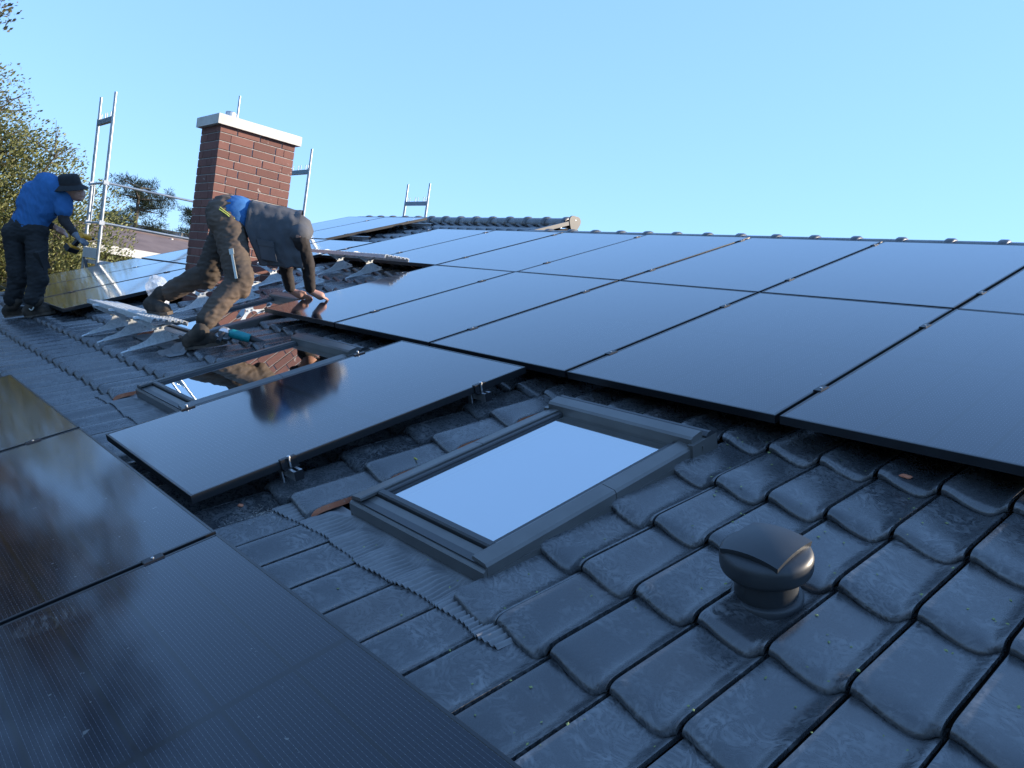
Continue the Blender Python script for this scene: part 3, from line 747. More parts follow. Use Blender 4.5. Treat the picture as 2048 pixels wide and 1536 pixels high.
def worker_vest():
    base = Vector((0, -.55, -.09))
    t = roof_thing('person', 'person in grey vest and dirty work trousers bending over to press a panel down', 'person', tuple(base))
    B = lambda u, v, n: Vector((u, v, n)) - base
    P = B(.06, -.13, .775); RH = B(.145, -.185, .735); LH = B(-.055, -.075, .735); RK = B(.345, -.285, .325); RA = B(.335, -.685, .015); LK = B(-.125, -.325, .365); LA = B(-.375, -.675, .215)
    N = B(.375, .285, .60); RS = B(.520, .185, .580); LS = B(.225, .375, .570); RE = B(.395, .265, .325); RW = B(.275, .305, .095); LE = B(.055, .235, .285); LW = B(-.005, .265, .085)
    HD = B(.185, .220, .44); right = (RS - LS).normalized()
    mid = P.lerp(N, .5); nrm = (N - P).normalized(); back = right.cross(nrm).normalized()
    if back.z < 0: back = -back
    body = [(P, mid, .125, .120, (right, 1.25)), (mid, N - nrm * .07, .105, .080, (right, 1.35)), (N - nrm * .03, HD, .056, .055), (HD, HD + Vector((-.03, .0, -.07)), .085, .078),
            (RH, RK, .078, .055), (RK, RA, .052, .038), (LH, LK, .078, .055), (LK, LA, .052, .038),
            (RS, RE, .050, .040), (RE, RW, .038, .028), (LS, LE, .050, .040), (LE, LW, .038, .028)]
    body += hand(RW, B(.290, .330, .0) - RW + Vector((.05, .10, -.01)), (-.6, .3, 0), (.1, .1, 1), curl=.10, spread=.9)
    body += hand(LW, B(.075, .345, .02) - LW, (.5, .4, .1), (-.2, .2, 1), curl=.25, spread=.7)
    # ears, nose on the hanging head
    hc = HD + Vector((-.015, .0, -.035)); body += [(hc + right * .082, hc + right * .088, .02, .016), (hc - right * .082, hc - right * .088, .02, .016), (hc + Vector((-.07, -.05, -.01)), hc + Vector((-.08, -.06, -.03)), .014, .018)]
    fused('body', body, SKIN, t, .0085, 3)
    fused('hair', [(HD + back * .02 + nrm * .02, HD + Vector((.02, .03, -.04)) + back * .02, .090, .084)], M_HAIR, t, .012, 4, .004, 60)
    tr = [(RH, RK, .124, .096), (LH, LK, .124, .096), (P - nrm * .02, P + nrm * .07, .152, .150, (right, 1.24)), (RH - nrm * .03, LH - nrm * .03, .128, .128),
          (RK, RK.lerp(RA, .55), .086, .076), (RK.lerp(RA, .5), RA + (RK - RA) * .22, .076, .070), (LK, LK.lerp(LA, .55), .086, .076), (LK.lerp(LA, .5), LA + (LK - LA) * .22, .076, .070),
          (RK + Vector((.01, .02, .03)), RK + Vector((0, -.01, -.06)), .092, .086), (LK + Vector((.01, .02, .03)), LK + Vector((-.02, -.03, -.05)), .092, .086)]
    fused('trousers', tr, M_TROU, t, .0095, 5, .011, 12, (1, 1, 2.2), 3.0)
    sh = [(P + nrm * .058, P + nrm * .062, .164, .164, (right, 1.22))]
    fused('shirt', sh, M_BLUE, t, .014, 4, .004, 18, seed=2)
    sl = [(RS.lerp(RE, .10), RE, .062, .054), (RE, RW.lerp(RE, .12), .052, .041), (LS.lerp(LE, .10), LE, .062, .054), (LE, LW.lerp(LE, .12), .052, .041), (RS.lerp(LS, .15), LS.lerp(RS, .15), .066, .066), (N - nrm * .03, HD.lerp(N, .5), .070, .066)]
    fused('sleeves', sl, M_DARKS, t, .0115, 4, .006, 22, (1, 1, .7), 7)
    down = Vector((0, .0, -1))
    v0 = P + nrm * .115; v1 = P + nrm * .285
    ve = [(P + nrm * .44, N - nrm * .03, .126, .112, (right, 1.32)), (RS - right * .03, LS + right * .03, .078, .078), (N - nrm * .08, N - nrm * .03, .118, .106, (right, 1.5))]
    fused('vest_yoke', ve, M_VEST, t, .0125, 5, .006, 12, (1, 1, 1), 11)
    sec = [(-.165, -.330), (-.178, -.24), (-.192, -.13), (-.190, -.02), (-.165, .075), (-.10, .135), (0, .155), (.10, .135), (.165, .075), (.190, -.02), (.196, -.12), (.190, -.21), (.180, -.28), (.170, -.325), (.120, -.335)]
    b = MB(); ns = 22; up_ = Vector((0, 0, 1)); ax0 = P + nrm * .150; ax1 = P + nrm * .535; vs_ = []
    cs = []
    for (a1, b1), (a2, b2) in zip(sec[:-1], sec[1:]):
        for q in range(4): cs.append((a1 + (a2 - a1) * q / 4, b1 + (b2 - b1) * q / 4))
    cs.append(sec[-1]); m = len(cs)
    for layer in (0.0, -.010):
        for i in range(ns + 1):
            f = i / ns; c = ax0.lerp(ax1, f)
            for k, (a_, b_) in enumerate(cs):
                hang = max(0, -b_ - .05); sc = 1 - .10 * f
                w_ = .016 * noise.noise(Vector((f * 5.5, k * .16, 3))) + .010 * noise.noise(Vector((f * 13, k * .3, 8)))
                sgn = 1 if a_ > 0 else -1; ln_ = math.hypot(a_, b_ + .1) + 1e-6
                p = c + right * (a_ * sc + (a_ / ln_) * (w_ + layer)) + back * (max(b_, -.05) * sc + ((b_ + .1) / ln_) * (w_ + layer)) + Vector((0, 0, -1)) * hang * (1.0 - .10 * f) + nrm * (.05 * hang / .28 * (1 - f))
                vs_.append(p)
    M1 = (ns + 1) * m
    fs = [(i*m+k, i*m+k+1, (i+1)*m+k+1, (i+1)*m+k) for i in range(ns) for k in range(m-1)]
    fs += [(M1+f_[3], M1+f_[2], M1+f_[1], M1+f_[0]) for f_ in fs]
    fs += [(k, M1+k, M1+k+1, k+1) for k in range(m-1)] + [(i*m, (i+1)*m, M1+(i+1)*m, M1+i*m) for i in range(ns)] + [(i*m+m-1, M1+i*m+m-1, M1+(i+1)*m+m-1, (i+1)*m+m-1) for i in range(ns)]
    b.add(vs_, fs, 0, True); b.build('vest', M_VEST, t, True)
    pk = P + nrm * .27 + right * .200 + down * .205
    b = MB(); e1 = nrm; e2 = down
    def slab(b, c, a1, a2, nn, h1, h2, th):
        pts = [c + a1 * sx * h1 + a2 * sy * h2 + nn * sz * th for sz in (-1, 1) for sy in (-1, 1) for sx in (-1, 1)]
        b.add(pts, [(0, 2, 3, 1), (4, 5, 7, 6), (0, 1, 5, 4), (2, 6, 7, 3), (0, 4, 6, 2), (1, 3, 7, 5)])
    slab(b, pk, e1, e2, right, .058, .070, .006); slab(b, pk - e2 * .062, e1, e2, right, .062, .022, .010); b.build('vest_pocket', M_VEST, t, True)
    th_ = RH.lerp(RK, .80); leg = (RK - RH).normalized(); outw = right
    b = MB(); c = RH.lerp(RK, .72) + outw * .146 + Vector((0, .010, 0)); sd_ = leg.cross(outw).normalized()
    slab(b, c, leg, sd_, outw, .105, .009, .004); slab(b, c - leg * .11, leg, sd_, outw, .022, .016, .005); b.build('folding_rule', M_SILVER, t, True)
    b = MB(); c = P + right * .200 + nrm * .02 + Vector((0, 0, .012)); zd = (nrm * .8 + Vector((0, 0, -.55))).normalized()
    zo = (right * .8 + back * .6).normalized()
    b.tube(c - zd * .07 + zo * .012, c + zo * .018, .0045, seg=6); b.tube(c + zo * .018, c + zd * .06 + zo * .004, .0045, seg=6)
    b.tube(c - zd * .07 + zo * .012 + Vector((0, .01, .014)), c + zd * .06 + zo * .004 + Vector((0, .01, .014)), .0035, seg=6); b.build('zip', M_ZIP, t)
    fused('boot', boot(B(.270, -.765, -.098), B(.415, -.515, -.098), RA + Vector((0, 0, -.02))), M_BOOT, t, .011, 3, .003, 40)
    fused('boot', boot(B(-.455, -.745, .115), B(-.195, -.675, .100), LA + Vector((0, 0, .0))), M_BOOT, t, .011, 3, .003, 40)
    sole(t, B(.270, -.765, -.104), B(.415, -.515, -.104)); sole(t, B(-.455, -.745, .108), B(-.195, -.675, .094))
worker_vest()

def worker_blue():
    base = Vector((-3.25, -1.15, -.10))
    t = roof_thing('person', 'person in blue t-shirt and black bucket hat holding a cordless drill', 'person', tuple(base))
    B = lambda u, v, n: Vector((u, v, n)) - base
    LF = B(-3.40, -1.21, -.10); RF = B(-3.12, -1.10, -.10)
    P = B(-3.17, -.93, .765); LHp = B(-3.235, -1.035, .73); RHp = B(-3.085, -.865, .73); LK = B(-3.235, -1.115, .345); RK = B(-3.045, -.975, .325); LA = B(-3.32, -1.215, .035); RA = B(-3.06, -1.075, .03)
    N = B(-2.985, -.635, 1.135); LS = B(-3.130, -.790, 1.115); RS = B(-2.905, -.570, 1.035); LE = B(-3.17, -.95, .90); LW = B(-3.06, -.70, .74)
    RE = B(-2.865, -.640, .800); RW = B(-2.765, -.600, .655); HD = B(-2.870, -.490, 1.090)
    right = (RS - LS).normalized(); up = (N - P).normalized(); fwd = Vector((.75, .55, 0)).normalized()
    lr = (RHp - LHp).normalized()
    body = [(P, N, .115, .110, (right, 1.3)), (N, HD, .055, .052), (HD + Vector((0, 0, .03)), HD + Vector((.025, .035, -.06)), .092, .075), (LHp, LK, .075, .052), (RHp, RK, .075, .052), (LK, LA, .05, .036), (RK, RA, .05, .036),
            (LS, LE, .048, .04), (LE, LW, .038, .028), (RS, RE, .048, .04), (RE, RW, .038, .029)]
    f2 = Vector((.75, .35, -.45)).normalized(); hc = HD + Vector((.01, .015, -.01)); sd_ = f2.cross(Vector((0, 0, 1))).normalized()
    body += [(hc + f2 * .09, hc + f2 * .107 + Vector((0, 0, -.015)), .012, .016), (hc + sd_ * .085, hc + sd_ * .09, .02, .015), (hc - sd_ * .085, hc - sd_ * .09, .02, .015), (hc + f2 * .08 + Vector((0, 0, -.06)), hc + f2 * .085 + Vector((0, 0, -.065)), .022, .02)]
    body += hand(LW, (.4, .5, -.6), (.5, -.3, 0), (-.3, .3, .5), curl=.6)
    fused('body', body, SKIN, t, .0105, 3)
    fused('hair', [(HD + Vector((-.02, -.01, .02)), HD + Vector((-.025, -.015, -.035)), .090, .075)], M_HAIR, t, .013, 3, .004, 60)
    tr = [(LHp, LK, .108, .088), (RHp, RK, .108, .088), (P - up * .03, P + up * .07, .128, .122, (lr, 1.25)), (LHp, RHp, .115, .115), (LK, LK.lerp(LA, .6), .084, .080), (RK, RK.lerp(RA, .6), .084, .080),
          (LK.lerp(LA, .5), LA + Vector((0, 0, .05)), .080, .084), (RK.lerp(RA, .5), RA + Vector((0, 0, .05)), .080, .084), (LK + Vector((0, 0, .03)), LK + Vector((0, 0, -.07)), .094, .086), (RK + Vector((0, 0, .03)), RK + Vector((0, 0, -.07)), .094, .086)]
    fused('trousers', tr, M_BLACK, t, .0105, 5, .009, 11, (1, 1, 2.4), 5)
    b = MB(); b.box((-.03, -.045, -.10), (.03, .045, .10), bev=.01); o = b.build('thigh_pocket', M_BLACK, t); o.location = RHp.lerp(RK, .70) + Vector((.075, .03, 0)); o.rotation_euler = (.2, .15, .6)
    ts = [(P + up * .045, P.lerp(N, .6), .126, .130, (right, 1.30)), (P.lerp(N, .5), N, .130, .116, (right, 1.45)), (LS + right * .03, RS - right * .03, .100, .100), (RS, RS.lerp(RE, .58), .088, .082), (LS, LS.lerp(LE, .58), .086, .080)]
    fused('t_shirt', ts, M_BLUE, t, .0105, 5, .009, 10, (1.6, 1.6, .8), 21)
    fused('sleeves', [(RS, RE, .058, .052), (RE, RW.lerp(RE, .1), .051, .040), (LS, LE, .058, .052), (LE, LW.lerp(LE, .1), .050, .040)], M_DARKS, t, .0115, 4, .004, 24)
    cd = (RE - RS).normalized(); b = MB(); c = RS.lerp(RE, .64); b.tube(c, c + cd * .012, .0655, .0645, seg=24, caps=False); b.build('sleeve_hem', M_SILVER, t)
    # bucket hat tipped towards the work
    ht = link('hat', None, t); ax = (Vector((0, 0, 1)) + Vector((-.15, -.12, 0)) + Vector((.42, .30, 0)) * .55).normalized()
    ht.location = HD + ax * .035; ht.rotation_euler = Vector((0, 0, 1)).rotation_difference(ax).to_euler()
    b = MB(); b.lathe([(.104, .0), (.103, .03), (.098, .075), (.088, .098), (.06, .108), (.0, .110)], 32, sx=1.08, sy=.98); b.build('crown', M_BLACK, ht)
    b = MB(); b.lathe([(.103, .004), (.125, -.012), (.158, -.042), (.160, -.046), (.123, -.018), (.100, -.002)], 32, sx=1.06, sy=1.0); b.build('brim', M_BLACK, ht)
    b = MB(); b.lathe([(.1055, .004), (.1050, .022)], 32, sx=1.08, sy=.98); b.build('hat_band', M_DARKS, ht)
    # gloved right hand closed round the drill grip
    gd = Vector((.35, .55, -.75)).normalized(); g = hand(RW, (.38, .34, -.62), (-.5, .6, .1), (.8, -.1, .3), r=.0115, curl=1.25, ln=.080)
    g += [(RW - Vector((.03, .012, -.045)), RW, .043, .035)]
    fused('glove', g, M_GLOVE, t, .0085, 3)
    fused('boot', boot(LF + Vector((-.06, -.10, 0)), LF + Vector((.09, .14, .0)), LA), M_BOOT, t, .012, 3, .003, 40)
    fused('boot', boot(RF + Vector((-.03, -.08, 0)), RF + Vector((.10, .17, .0)), RA), M_BOOT, t, .012, 3, .003, 40)
    sole(t, LF + Vector((-.06, -.10, -.004)), LF + Vector((.09, .14, -.004))); sole(t, RF + Vector((-.03, -.08, -.004)), RF + Vector((.10, .17, -.004)))
    for F_, dd in ((LF, Vector((.035, .0, .09))), (RF, Vector((.065, -.01, .09)))):
        b = MB(); pts = [F_ + dd + Vector((.03 * math.cos(a), .03 * math.sin(a), .02 * math.sin(a * 2))) for a in np.linspace(-2.2, .8, 8)]
        for a, c in zip(pts[:-1], pts[1:]): b.tube(a, c, .006, seg=6)
        b.build('boot_loop', M_SILVER, t)
    # the drill in the hand
    yel = mat('yellow_plastic', (.80, .36, .03), .45); blk = mat('black_plastic', (.012, .012, .013), .45)
    d = roof_thing('cordless_drill', 'yellow and black cordless drill in the blue shirt worker\'s gloved hand', 'drill', (-2.735, -.575, .60))
    d.rotation_euler = (PITCH + R(-28), R(34), R(24))
    b = MB(); b.tube((0, -.02, .045), (0, .085, .045), .030, .031, seg=16); b.tube((0, .085, .045), (0, .10, .045), .031, .024, seg=16); b.box((-.016, .06, .07), (.016, .085, .078)); b.build('motor_housing', yel, d)
    b = MB(); b.tube((0, .10, .045), (0, .135, .045), .022, .014, seg=14); b.build('chuck', blk, d)
    b = MB(); b.tube((0, .135, .045), (0, .22, .045), .0035, seg=6); b.build('drill_bit', M_ALU, d)
    b = MB(); b.prism([(-.020, .03), (.022, .03), (.012, -.085), (-.034, -.085)], 'x', -.016, .016); b.build('grip', blk, d, True)
    b = MB(); b.box((-.030, -.058, -.105), (.030, .045, -.085), bev=.004); b.build('battery_foot', yel, d)
    b = MB(); b.box((-.036, -.070, -.158), (.036, .052, -.105), bev=.006); b.build('battery', blk, d)
worker_blue()

# ------------------------------------------------------------------ tools and loose things on the roof
def grinder():
    t = roof_thing('angle_grinder', 'teal and black angle grinder lying on tiles beside the worker\'s boot', 'power tool', (.56, -.47, -.085))
    t.rotation_euler = (PITCH, R(8), R(58))
    teal = varied('teal_plastic', (.0, .20, .22), (.01, .26, .28), (.4, .5), 20); blk = varied('grinder_black', (.014, .015, .017), (.03, .03, .03), (.4, .55), 20)
    b = MB(); b.lathe([(.0, -.07), (.026, -.068), (.034, -.04), (.035, .03), (.031, .085), (.0, .087)], 20); o = b.build('motor_body', teal, t); o.rotation_euler = (0, math.pi / 2, 0); o.location = (-.02, 0, .045)
    b = MB(); b.lathe([(.0, 0), (.024, .002), (.021, .10), (.028, .165), (.020, .18), (.0, .182)], 16); o = b.build('rear_handle', blk, t); o.rotation_euler = (0, math.pi / 2 + .1, 0); o.location = (.06, 0, .047)
    b = MB(); b.box((-.155, -.032, .012), (-.085, .032, .075), bev=.018); b.build('gear_head', M_ALU, t)
    b = MB(); b.lathe([(.0, 0), (.062, 0), (.062, .004), (.0, .004)], 28); o = b.build('disc', M_GALV, t); o.location = (-.12, 0, .004)
    b = MB(); b.lathe([(.060, .012), (.066, .010), (.066, -.004)], 20); o = b.build('guard', blk, t); o.location = (-.12, 0, .004)
    b = MB(); b.tube((-.12, -.03, .045), (-.12, -.16, .03), .014, .017, seg=12); b.build('side_handle', blk, t)
grinder()
def bag():
    pm = mat('clear_plastic_film', (.75, .80, .86), .18); t_ = NT(pm); nt = pm.node_tree
    tr = t_.n('ShaderNodeBsdfTransparent'); mx = t_.n('ShaderNodeMixShader'); f = t_.ramp(t_.noise(14, 4, .6, t_.coord(), 1), [(.3, .25), (.7, .75)])
    t_.l(f, mx.inputs[0]); t_.l(tr.outputs[0], mx.inputs[1]); t_.l(t_.b.outputs[0], mx.inputs[2]); t_.l(mx.outputs[0], nt.nodes['Material Output'].inputs['Surface'])
    o = fused('plastic_bag', [((0, 0, .03), (.05, .02, .10), .085, .080), ((.05, .02, .12), (.12, .06, .26), .07, .075), ((.10, .04, .25), (.16, .06, .33), .08, .03), ((-.05, -.03, .02), (0, 0, .05), .06, .06)], pm, None, .014, 2, .022, 13)
    o.location = r2w(-1.42, -.40, -.085); o.rotation_euler = (PITCH, 0, R(-20)); tag(o, 'crumpled clear plastic bag beside the grating', 'plastic bag')
    for p in o.data.polygons: p.use_smooth = False
bag()
def offcut():
    b = MB(); nx = 16; vs_ = []
    for r in range(5):
        for c in range(nx + 1):
            x = .32 * c / nx - .16; y = .20 * r / 4 - .10 + .012 * math.sin(x * 40) * (r == 0); vs_.append((x, y, surf(.12 + x, -.80 + y) + .102 + .008))
    b.add(vs_, [(r*(nx+1)+c, r*(nx+1)+c+1, (r+1)*(nx+1)+c+1, (r+1)*(nx+1)+c) for r in range(4) for c in range(nx)], 0, True)
    low = [(p[0], p[1], p[2] - .004) for p in vs_]; b.add(vs_[:nx+1] + low[:nx+1], [(nx+1+c, nx+2+c, c+1, c) for c in range(nx)])
    o = b.build('flashing_offcut', M_LEAD); o.location = r2w(.12, -.80, -.102); o.rotation_euler = (PITCH, 0, 0); tag(o, 'loose piece of grey flashing under the vest worker\'s front boot', 'flashing')
offcut()
def chip(name, lab, cat, u, v, sx, sy, m, rz):
    bm = bmesh.new(); bmesh.ops.create_icosphere(bm, subdivisions=2, radius=1)
    for q in bm.verts:
        f = 1 + .35 * noise.noise(q.co * 1.7 + Vector((u, v, 0))); q.co = Vector((q.co.x * sx * f, q.co.y * sy * f, q.co.z * .006))
    me = bpy.data.meshes.new(name); bm.to_mesh(me); bm.free(); me.materials.append(m); o = link(name, me)
    o.location = r2w(u, v, surf(u, v) + .003); o.rotation_euler = (PITCH, 0, rz); return tag(o, lab, cat)
chip('clay_chip', 'orange clay chip on a tile under the panel edge', 'clay chip', 5.117, -.026, .020, .012, M_CLAY, .4)
chip('clay_chip', 'small orange clay crumb below the single panel\'s lower corner', 'clay chip', 3.20, -1.62, .012, .008, M_CLAY, 1.0)
def stalk():
    b = MB(); pts = [Vector((.0, 0, .0)), Vector((.02, .004, .002)), Vector((.045, .003, .001))]
    for a, c in zip(pts[:-1], pts[1:]): b.tube(a, c, .0025, seg=6)
    o = b.build('yellow_stalk', mat('yellow_straw', (.65, .55, .05), .6)); o.location = r2w(3.42, -.93, surf(3.42, -.93) + .003); o.rotation_euler = (PITCH, 0, -.2); tag(o, 'small yellow straw on a tile left of the near roof window', 'straw')
stalk()
def litter(name, m, n, region, size, seed, flat=.25, clumps=None):
    rr = random.Random(seed); b = MB()
    while n > 0:
        if clumps:
            cu, cv, su, sv = rr.choice(clumps); u, v = rr.gauss(cu, su), rr.gauss(cv, sv)
        else: u, v = rr.uniform(region[0], region[1]), rr.uniform(region[2], region[3])
        if any(a - .01 < u < c + .01 and d - .01 < v < e + .01 for a, d, c, e in RECTS): continue
        if any(su - .06 < u < su + SW + .06 and sv - .03 < v < sv + SH + .05 for su, sv in SKYL): continue
        n -= 1; z = surf(u, v) + .0015; s = size * rr.uniform(.5, 1.4); a = rr.uniform(0, 6.28); k = rr.uniform(.4, .9); h = s * flat
        ca, sa = math.cos(a) * s, math.sin(a) * s
        b.add([(u + ca, v + sa, z), (u - sa * k, v + ca * k, z), (u - ca, v - sa, z), (u + sa * k, v - ca * k, z), (u, v, z + h)], [(0, 1, 4), (1, 2, 4), (2, 3, 4), (3, 0, 4)])
    o = b.build(name, m); o.rotation_euler = (PITCH, 0, 0); return o
tag(litter('leaf_litter', varied('bud_scales', (.16, .22, .06), (.34, .38, .14), (.7, .8), 3, per_object=False), 230, (3.9, 6.6, -2.2, .1), .0052, 4), 'pale green bud scales scattered over the near tiles', 'leaf litter', kind='stuff')
tag(litter('sawdust', varied('tile_crumbs', (.28, .25, .22), (.55, .52, .48), (.9, .95), 40, per_object=False), 2600, None, .0019, 9, .7,
    [(3.43, -1.42, .055, .09), (3.40, -1.08, .05, .08), (3.41, -.72, .045, .08), (3.40, -.40, .04, .06), (3.33, -1.62, .05, .05), (3.52, -1.1, .04, .25), (3.24, -1.55, .05, .1)]), 'pale tile grit strewn on the tiles left of the near roof window', 'grit', kind='stuff')

# ------------------------------------------------------------------ trees and houses beyond the gable
def leaf_mat(name, c0, c1, tr=.35):
    m = mat(name, c0, .6); t = NT(m); g = t.n('ShaderNodeNewGeometry')
    c = t.mix(g.outputs['Random Per Island'], c0, c1); t.l(c, t.b.inputs['Base Color'])
    tl = t.n('ShaderNodeBsdfTranslucent'); t.l(c, tl.inputs['Color']); mx = t.n('ShaderNodeMixShader'); mx.inputs[0].default_value = tr
    t.l(t.b.outputs[0], mx.inputs[1]); t.l(tl.outputs[0], mx.inputs[2]); t.l(mx.outputs[0], m.node_tree.nodes['Material Output'].inputs['Surface']); return m
M_LEAF = leaf_mat('spring_leaf', (.125, .140, .045), (.28, .285, .095)); M_LEAF2 = leaf_mat('bronze_bud', (.075, .070, .030), (.145, .135, .050))
M_NEEDLE = leaf_mat('pine_needles', (.030, .046, .022), (.075, .085, .040), .15)
M_DARKN = leaf_mat('shaded_needles', (.012, .018, .012), (.030, .036, .022), .05)  # needle colour darkened to stand in for the trees' shade
M_BARK = varied('bark', (.050, .043, .035), (.10, .088, .072), (.85, .95), 12, bump=.5)
M_DARKBARK = varied('shaded_fir_bark', (.012, .011, .010), (.026, .023, .020), (.9, .95), 10)  # bark darkened too, shade put into the colour so reflected limbs stay dim
M_TWIG = mat('twig', (.085, .072, .052), .85)
def leaf_crown(rr, blobs, n, size, gap=.0, gscale=.9, clump=.0):
    """small leaf faces through the volume of several lobes, thinned by noise into clumps and gaps"""
    vol = [b[3] * b[4] * b[5] for b in blobs]; V = []; F = []; k = 0; tries = 0
    while k < n and tries < n * 12:
        tries += 1
        cx, cy, cz, rx, ry, rz = rr.choices(blobs, vol)[0]
        d = Vector((rr.gauss(0, 1), rr.gauss(0, 1), rr.gauss(0, 1))).normalized(); rad = rr.random() ** .40
        rad *= 1 + .22 * noise.noise(d * 2.6 + Vector((cx, cy, cz)))
        p = Vector((cx + d.x * rx * rad, cy + d.y * ry * rad, cz + d.z * rz * rad))
        nz = noise.noise(p * gscale) + .55 * noise.noise(p * gscale * 2.9)
        if nz < gap + (.25 if rad > .8 else 0): continue
        s = size * rr.uniform(.55, 1.35)
        a = Vector((rr.gauss(0, 1), rr.gauss(0, 1), rr.gauss(0, 1))).normalized(); b_ = a.orthogonal().normalized(); c = a.cross(b_)
        i = len(V); V += [p - b_ * s, p + c * s * .42, p + b_ * s, p - c * s * .42]; F.append((i, i+1, i+2, i+3)); k += 1
    return V, F
def limbs(rr, base, tips, r0, sub=5, twig=3, tl=.5, bend=.35):
    b = MB(); base = Vector(base); spine = []
    top = Vector((sum(t[0] for t in tips) / len(tips), sum(t[1] for t in tips) / len(tips), base.z + (max(t[2] for t in tips) - base.z) * .55))
    pts = [base.lerp(top, f) + Vector((rr.uniform(-.1, .1), rr.uniform(-.1, .1), 0)) * f for f in (0, .3, .6, 1)]
    for i, (a, c) in enumerate(zip(pts[:-1], pts[1:])): b.tube(a, c, r0 * (1 - .22 * i), r0 * (1 - .22 * (i + 1)), 8)
    for tpt in tips:
        tpt = Vector(tpt); st = pts[rr.choice((1, 2, 2, 3))]; mid = st.lerp(tpt, .5) + Vector((rr.uniform(-1, 1), rr.uniform(-1, 1), rr.uniform(-.2, 1))) * bend
        prev = st; n = 6
        for k in range(1, n + 1):
            f = k / n; q = st.lerp(mid, f).lerp(mid.lerp(tpt, f), f); b.tube(prev, q, r0 * .42 * (1 - (k - 1) / n) + .012, r0 * .42 * (1 - k / n) + .012, 6, caps=False)
            if k > 2:
                for _ in range(sub):
                    e = q + Vector((rr.gauss(0, 1), rr.gauss(0, 1), rr.gauss(.35, .8))).normalized() * tl * rr.uniform(.6, 1.6); b.tube(q, e, .016, .007, 4, 1, caps=False)
                    for _ in range(twig):
                        s_ = q.lerp(e, rr.uniform(.3, 1)); e2 = s_ + Vector((rr.gauss(0, 1), rr.gauss(0, 1), rr.gauss(.2, .8))).normalized() * tl * rr.uniform(.3, .9); b.tube(s_, e2, .008, .004, 3, 1, caps=False)
            prev = q
    return b
def tree(label, base, blobs, n, size, seed, trunk_r, leafm, gap=-.05, tips=16, group='trees beyond the gable', sub=5, twig=3, tl=.5, leaf2=None, bark=None):
    rr = random.Random(seed); t = thing('tree', label, 'tree', base, group=group); B = Vector(base)
    tp = []
    for _ in range(tips):
        cx, cy, cz, rx, ry, rz = rr.choices(blobs, [b[3] * b[4] * b[5] for b in blobs])[0]
        d = Vector((rr.gauss(0, 1), rr.gauss(0, 1), rr.gauss(.3, 1))).normalized() * rr.uniform(.55, .95); tp.append((cx + d.x * rx - B.x, cy + d.y * ry - B.y, cz + d.z * rz - B.z))
    limbs(rr, (0, 0, 0), tp, trunk_r, sub, twig, tl).build('trunk', [bark or M_BARK, bark or M_TWIG], t)
    V, F = leaf_crown(rr, [(a - B.x, b - B.y, c - B.z, d, e, f) for a, b, c, d, e, f in blobs], n, size, gap)
    me = bpy.data.meshes.new('crown'); me.from_pydata([tuple(v) for v in V], [], F); me.materials.append(leafm)
    if leaf2: me.materials.append(leaf2); me.polygons.foreach_set('material_index', [1 if rr.random() < .18 else 0 for _ in F])
    link('crown', me, t); return t
tree('tall leafy spring tree behind the blue shirt worker', (-14.3, -.6, GROUND), [(-14.3, -1.3, 2.0, 1.7, 1.5, 3.4), (-14.2, -.2, 1.2, 1.7, 1.5, 2.75), (-13.8, .8, .7, 1.4, 1.25, 2.4), (-13.6, 2.05, -.1, 1.1, .95, 2.05), (-14.0, .2, -2.0, 1.6, 2.2, 2.2)],
     120000, .040, 21, .22, M_LEAF, -.75, 34, leaf2=M_LEAF2, sub=6, twig=4)
tree('dense olive tree filling the gap left of the scaffold', (-19.5, -.5, GROUND), [(-19.5, -1.0, .4, 1.8, 2.2, 2.8), (-19.2, 1.2, -.6, 1.6, 2.2, 2.4), (-19.5, 0, -3, 2, 3.4, 2)], 36000, .070, 22, .2, M_LEAF, -.9, 14)
tree('overhanging budding tree at the top left corner', (-9.4, -4.6, GROUND), [(-8.5, -3.1, 4.4, 1.1, 1.7, 1.6), (-7.9, -1.75, 3.75, .55, .85, .7), (-7.75, -1.0, 3.45, .3, .35, .3)], 7000, .040, 23, .15, M_LEAF2, .0, 16, sub=4, twig=4, tl=.42)
for k, (x, y, zt, rr_) in enumerate(((-13.2, -4.6, 12.8, 2.0), (-14.6, -8.2, 13.5, 2.3), (-12.4, -11.2, 11.5, 1.9))):  # out of frame; sized and coloured to darken the lower panels' reflections
    tree(['dark evergreen left of the frame seen as a soft reflection in the lower panels', 'tallest dark evergreen seen only as a reflection in the lower panels', 'dark evergreen farthest left seen only as a reflection in the lower panels'][k],
         (x, y, GROUND), [(x, y, zt * .52, rr_, rr_, zt * .5), (x, y + .3, zt * .2 - .5, rr_ * 1.3, rr_ * 1.3, zt * .4), (x + .2, y - .2, zt - 1.6, rr_ * .6, rr_ * .6, 1.6)], 16000, .085, 41 + k, .2, M_DARKN, -.3, 10, sub=2, twig=1, bark=M_DARKBARK)
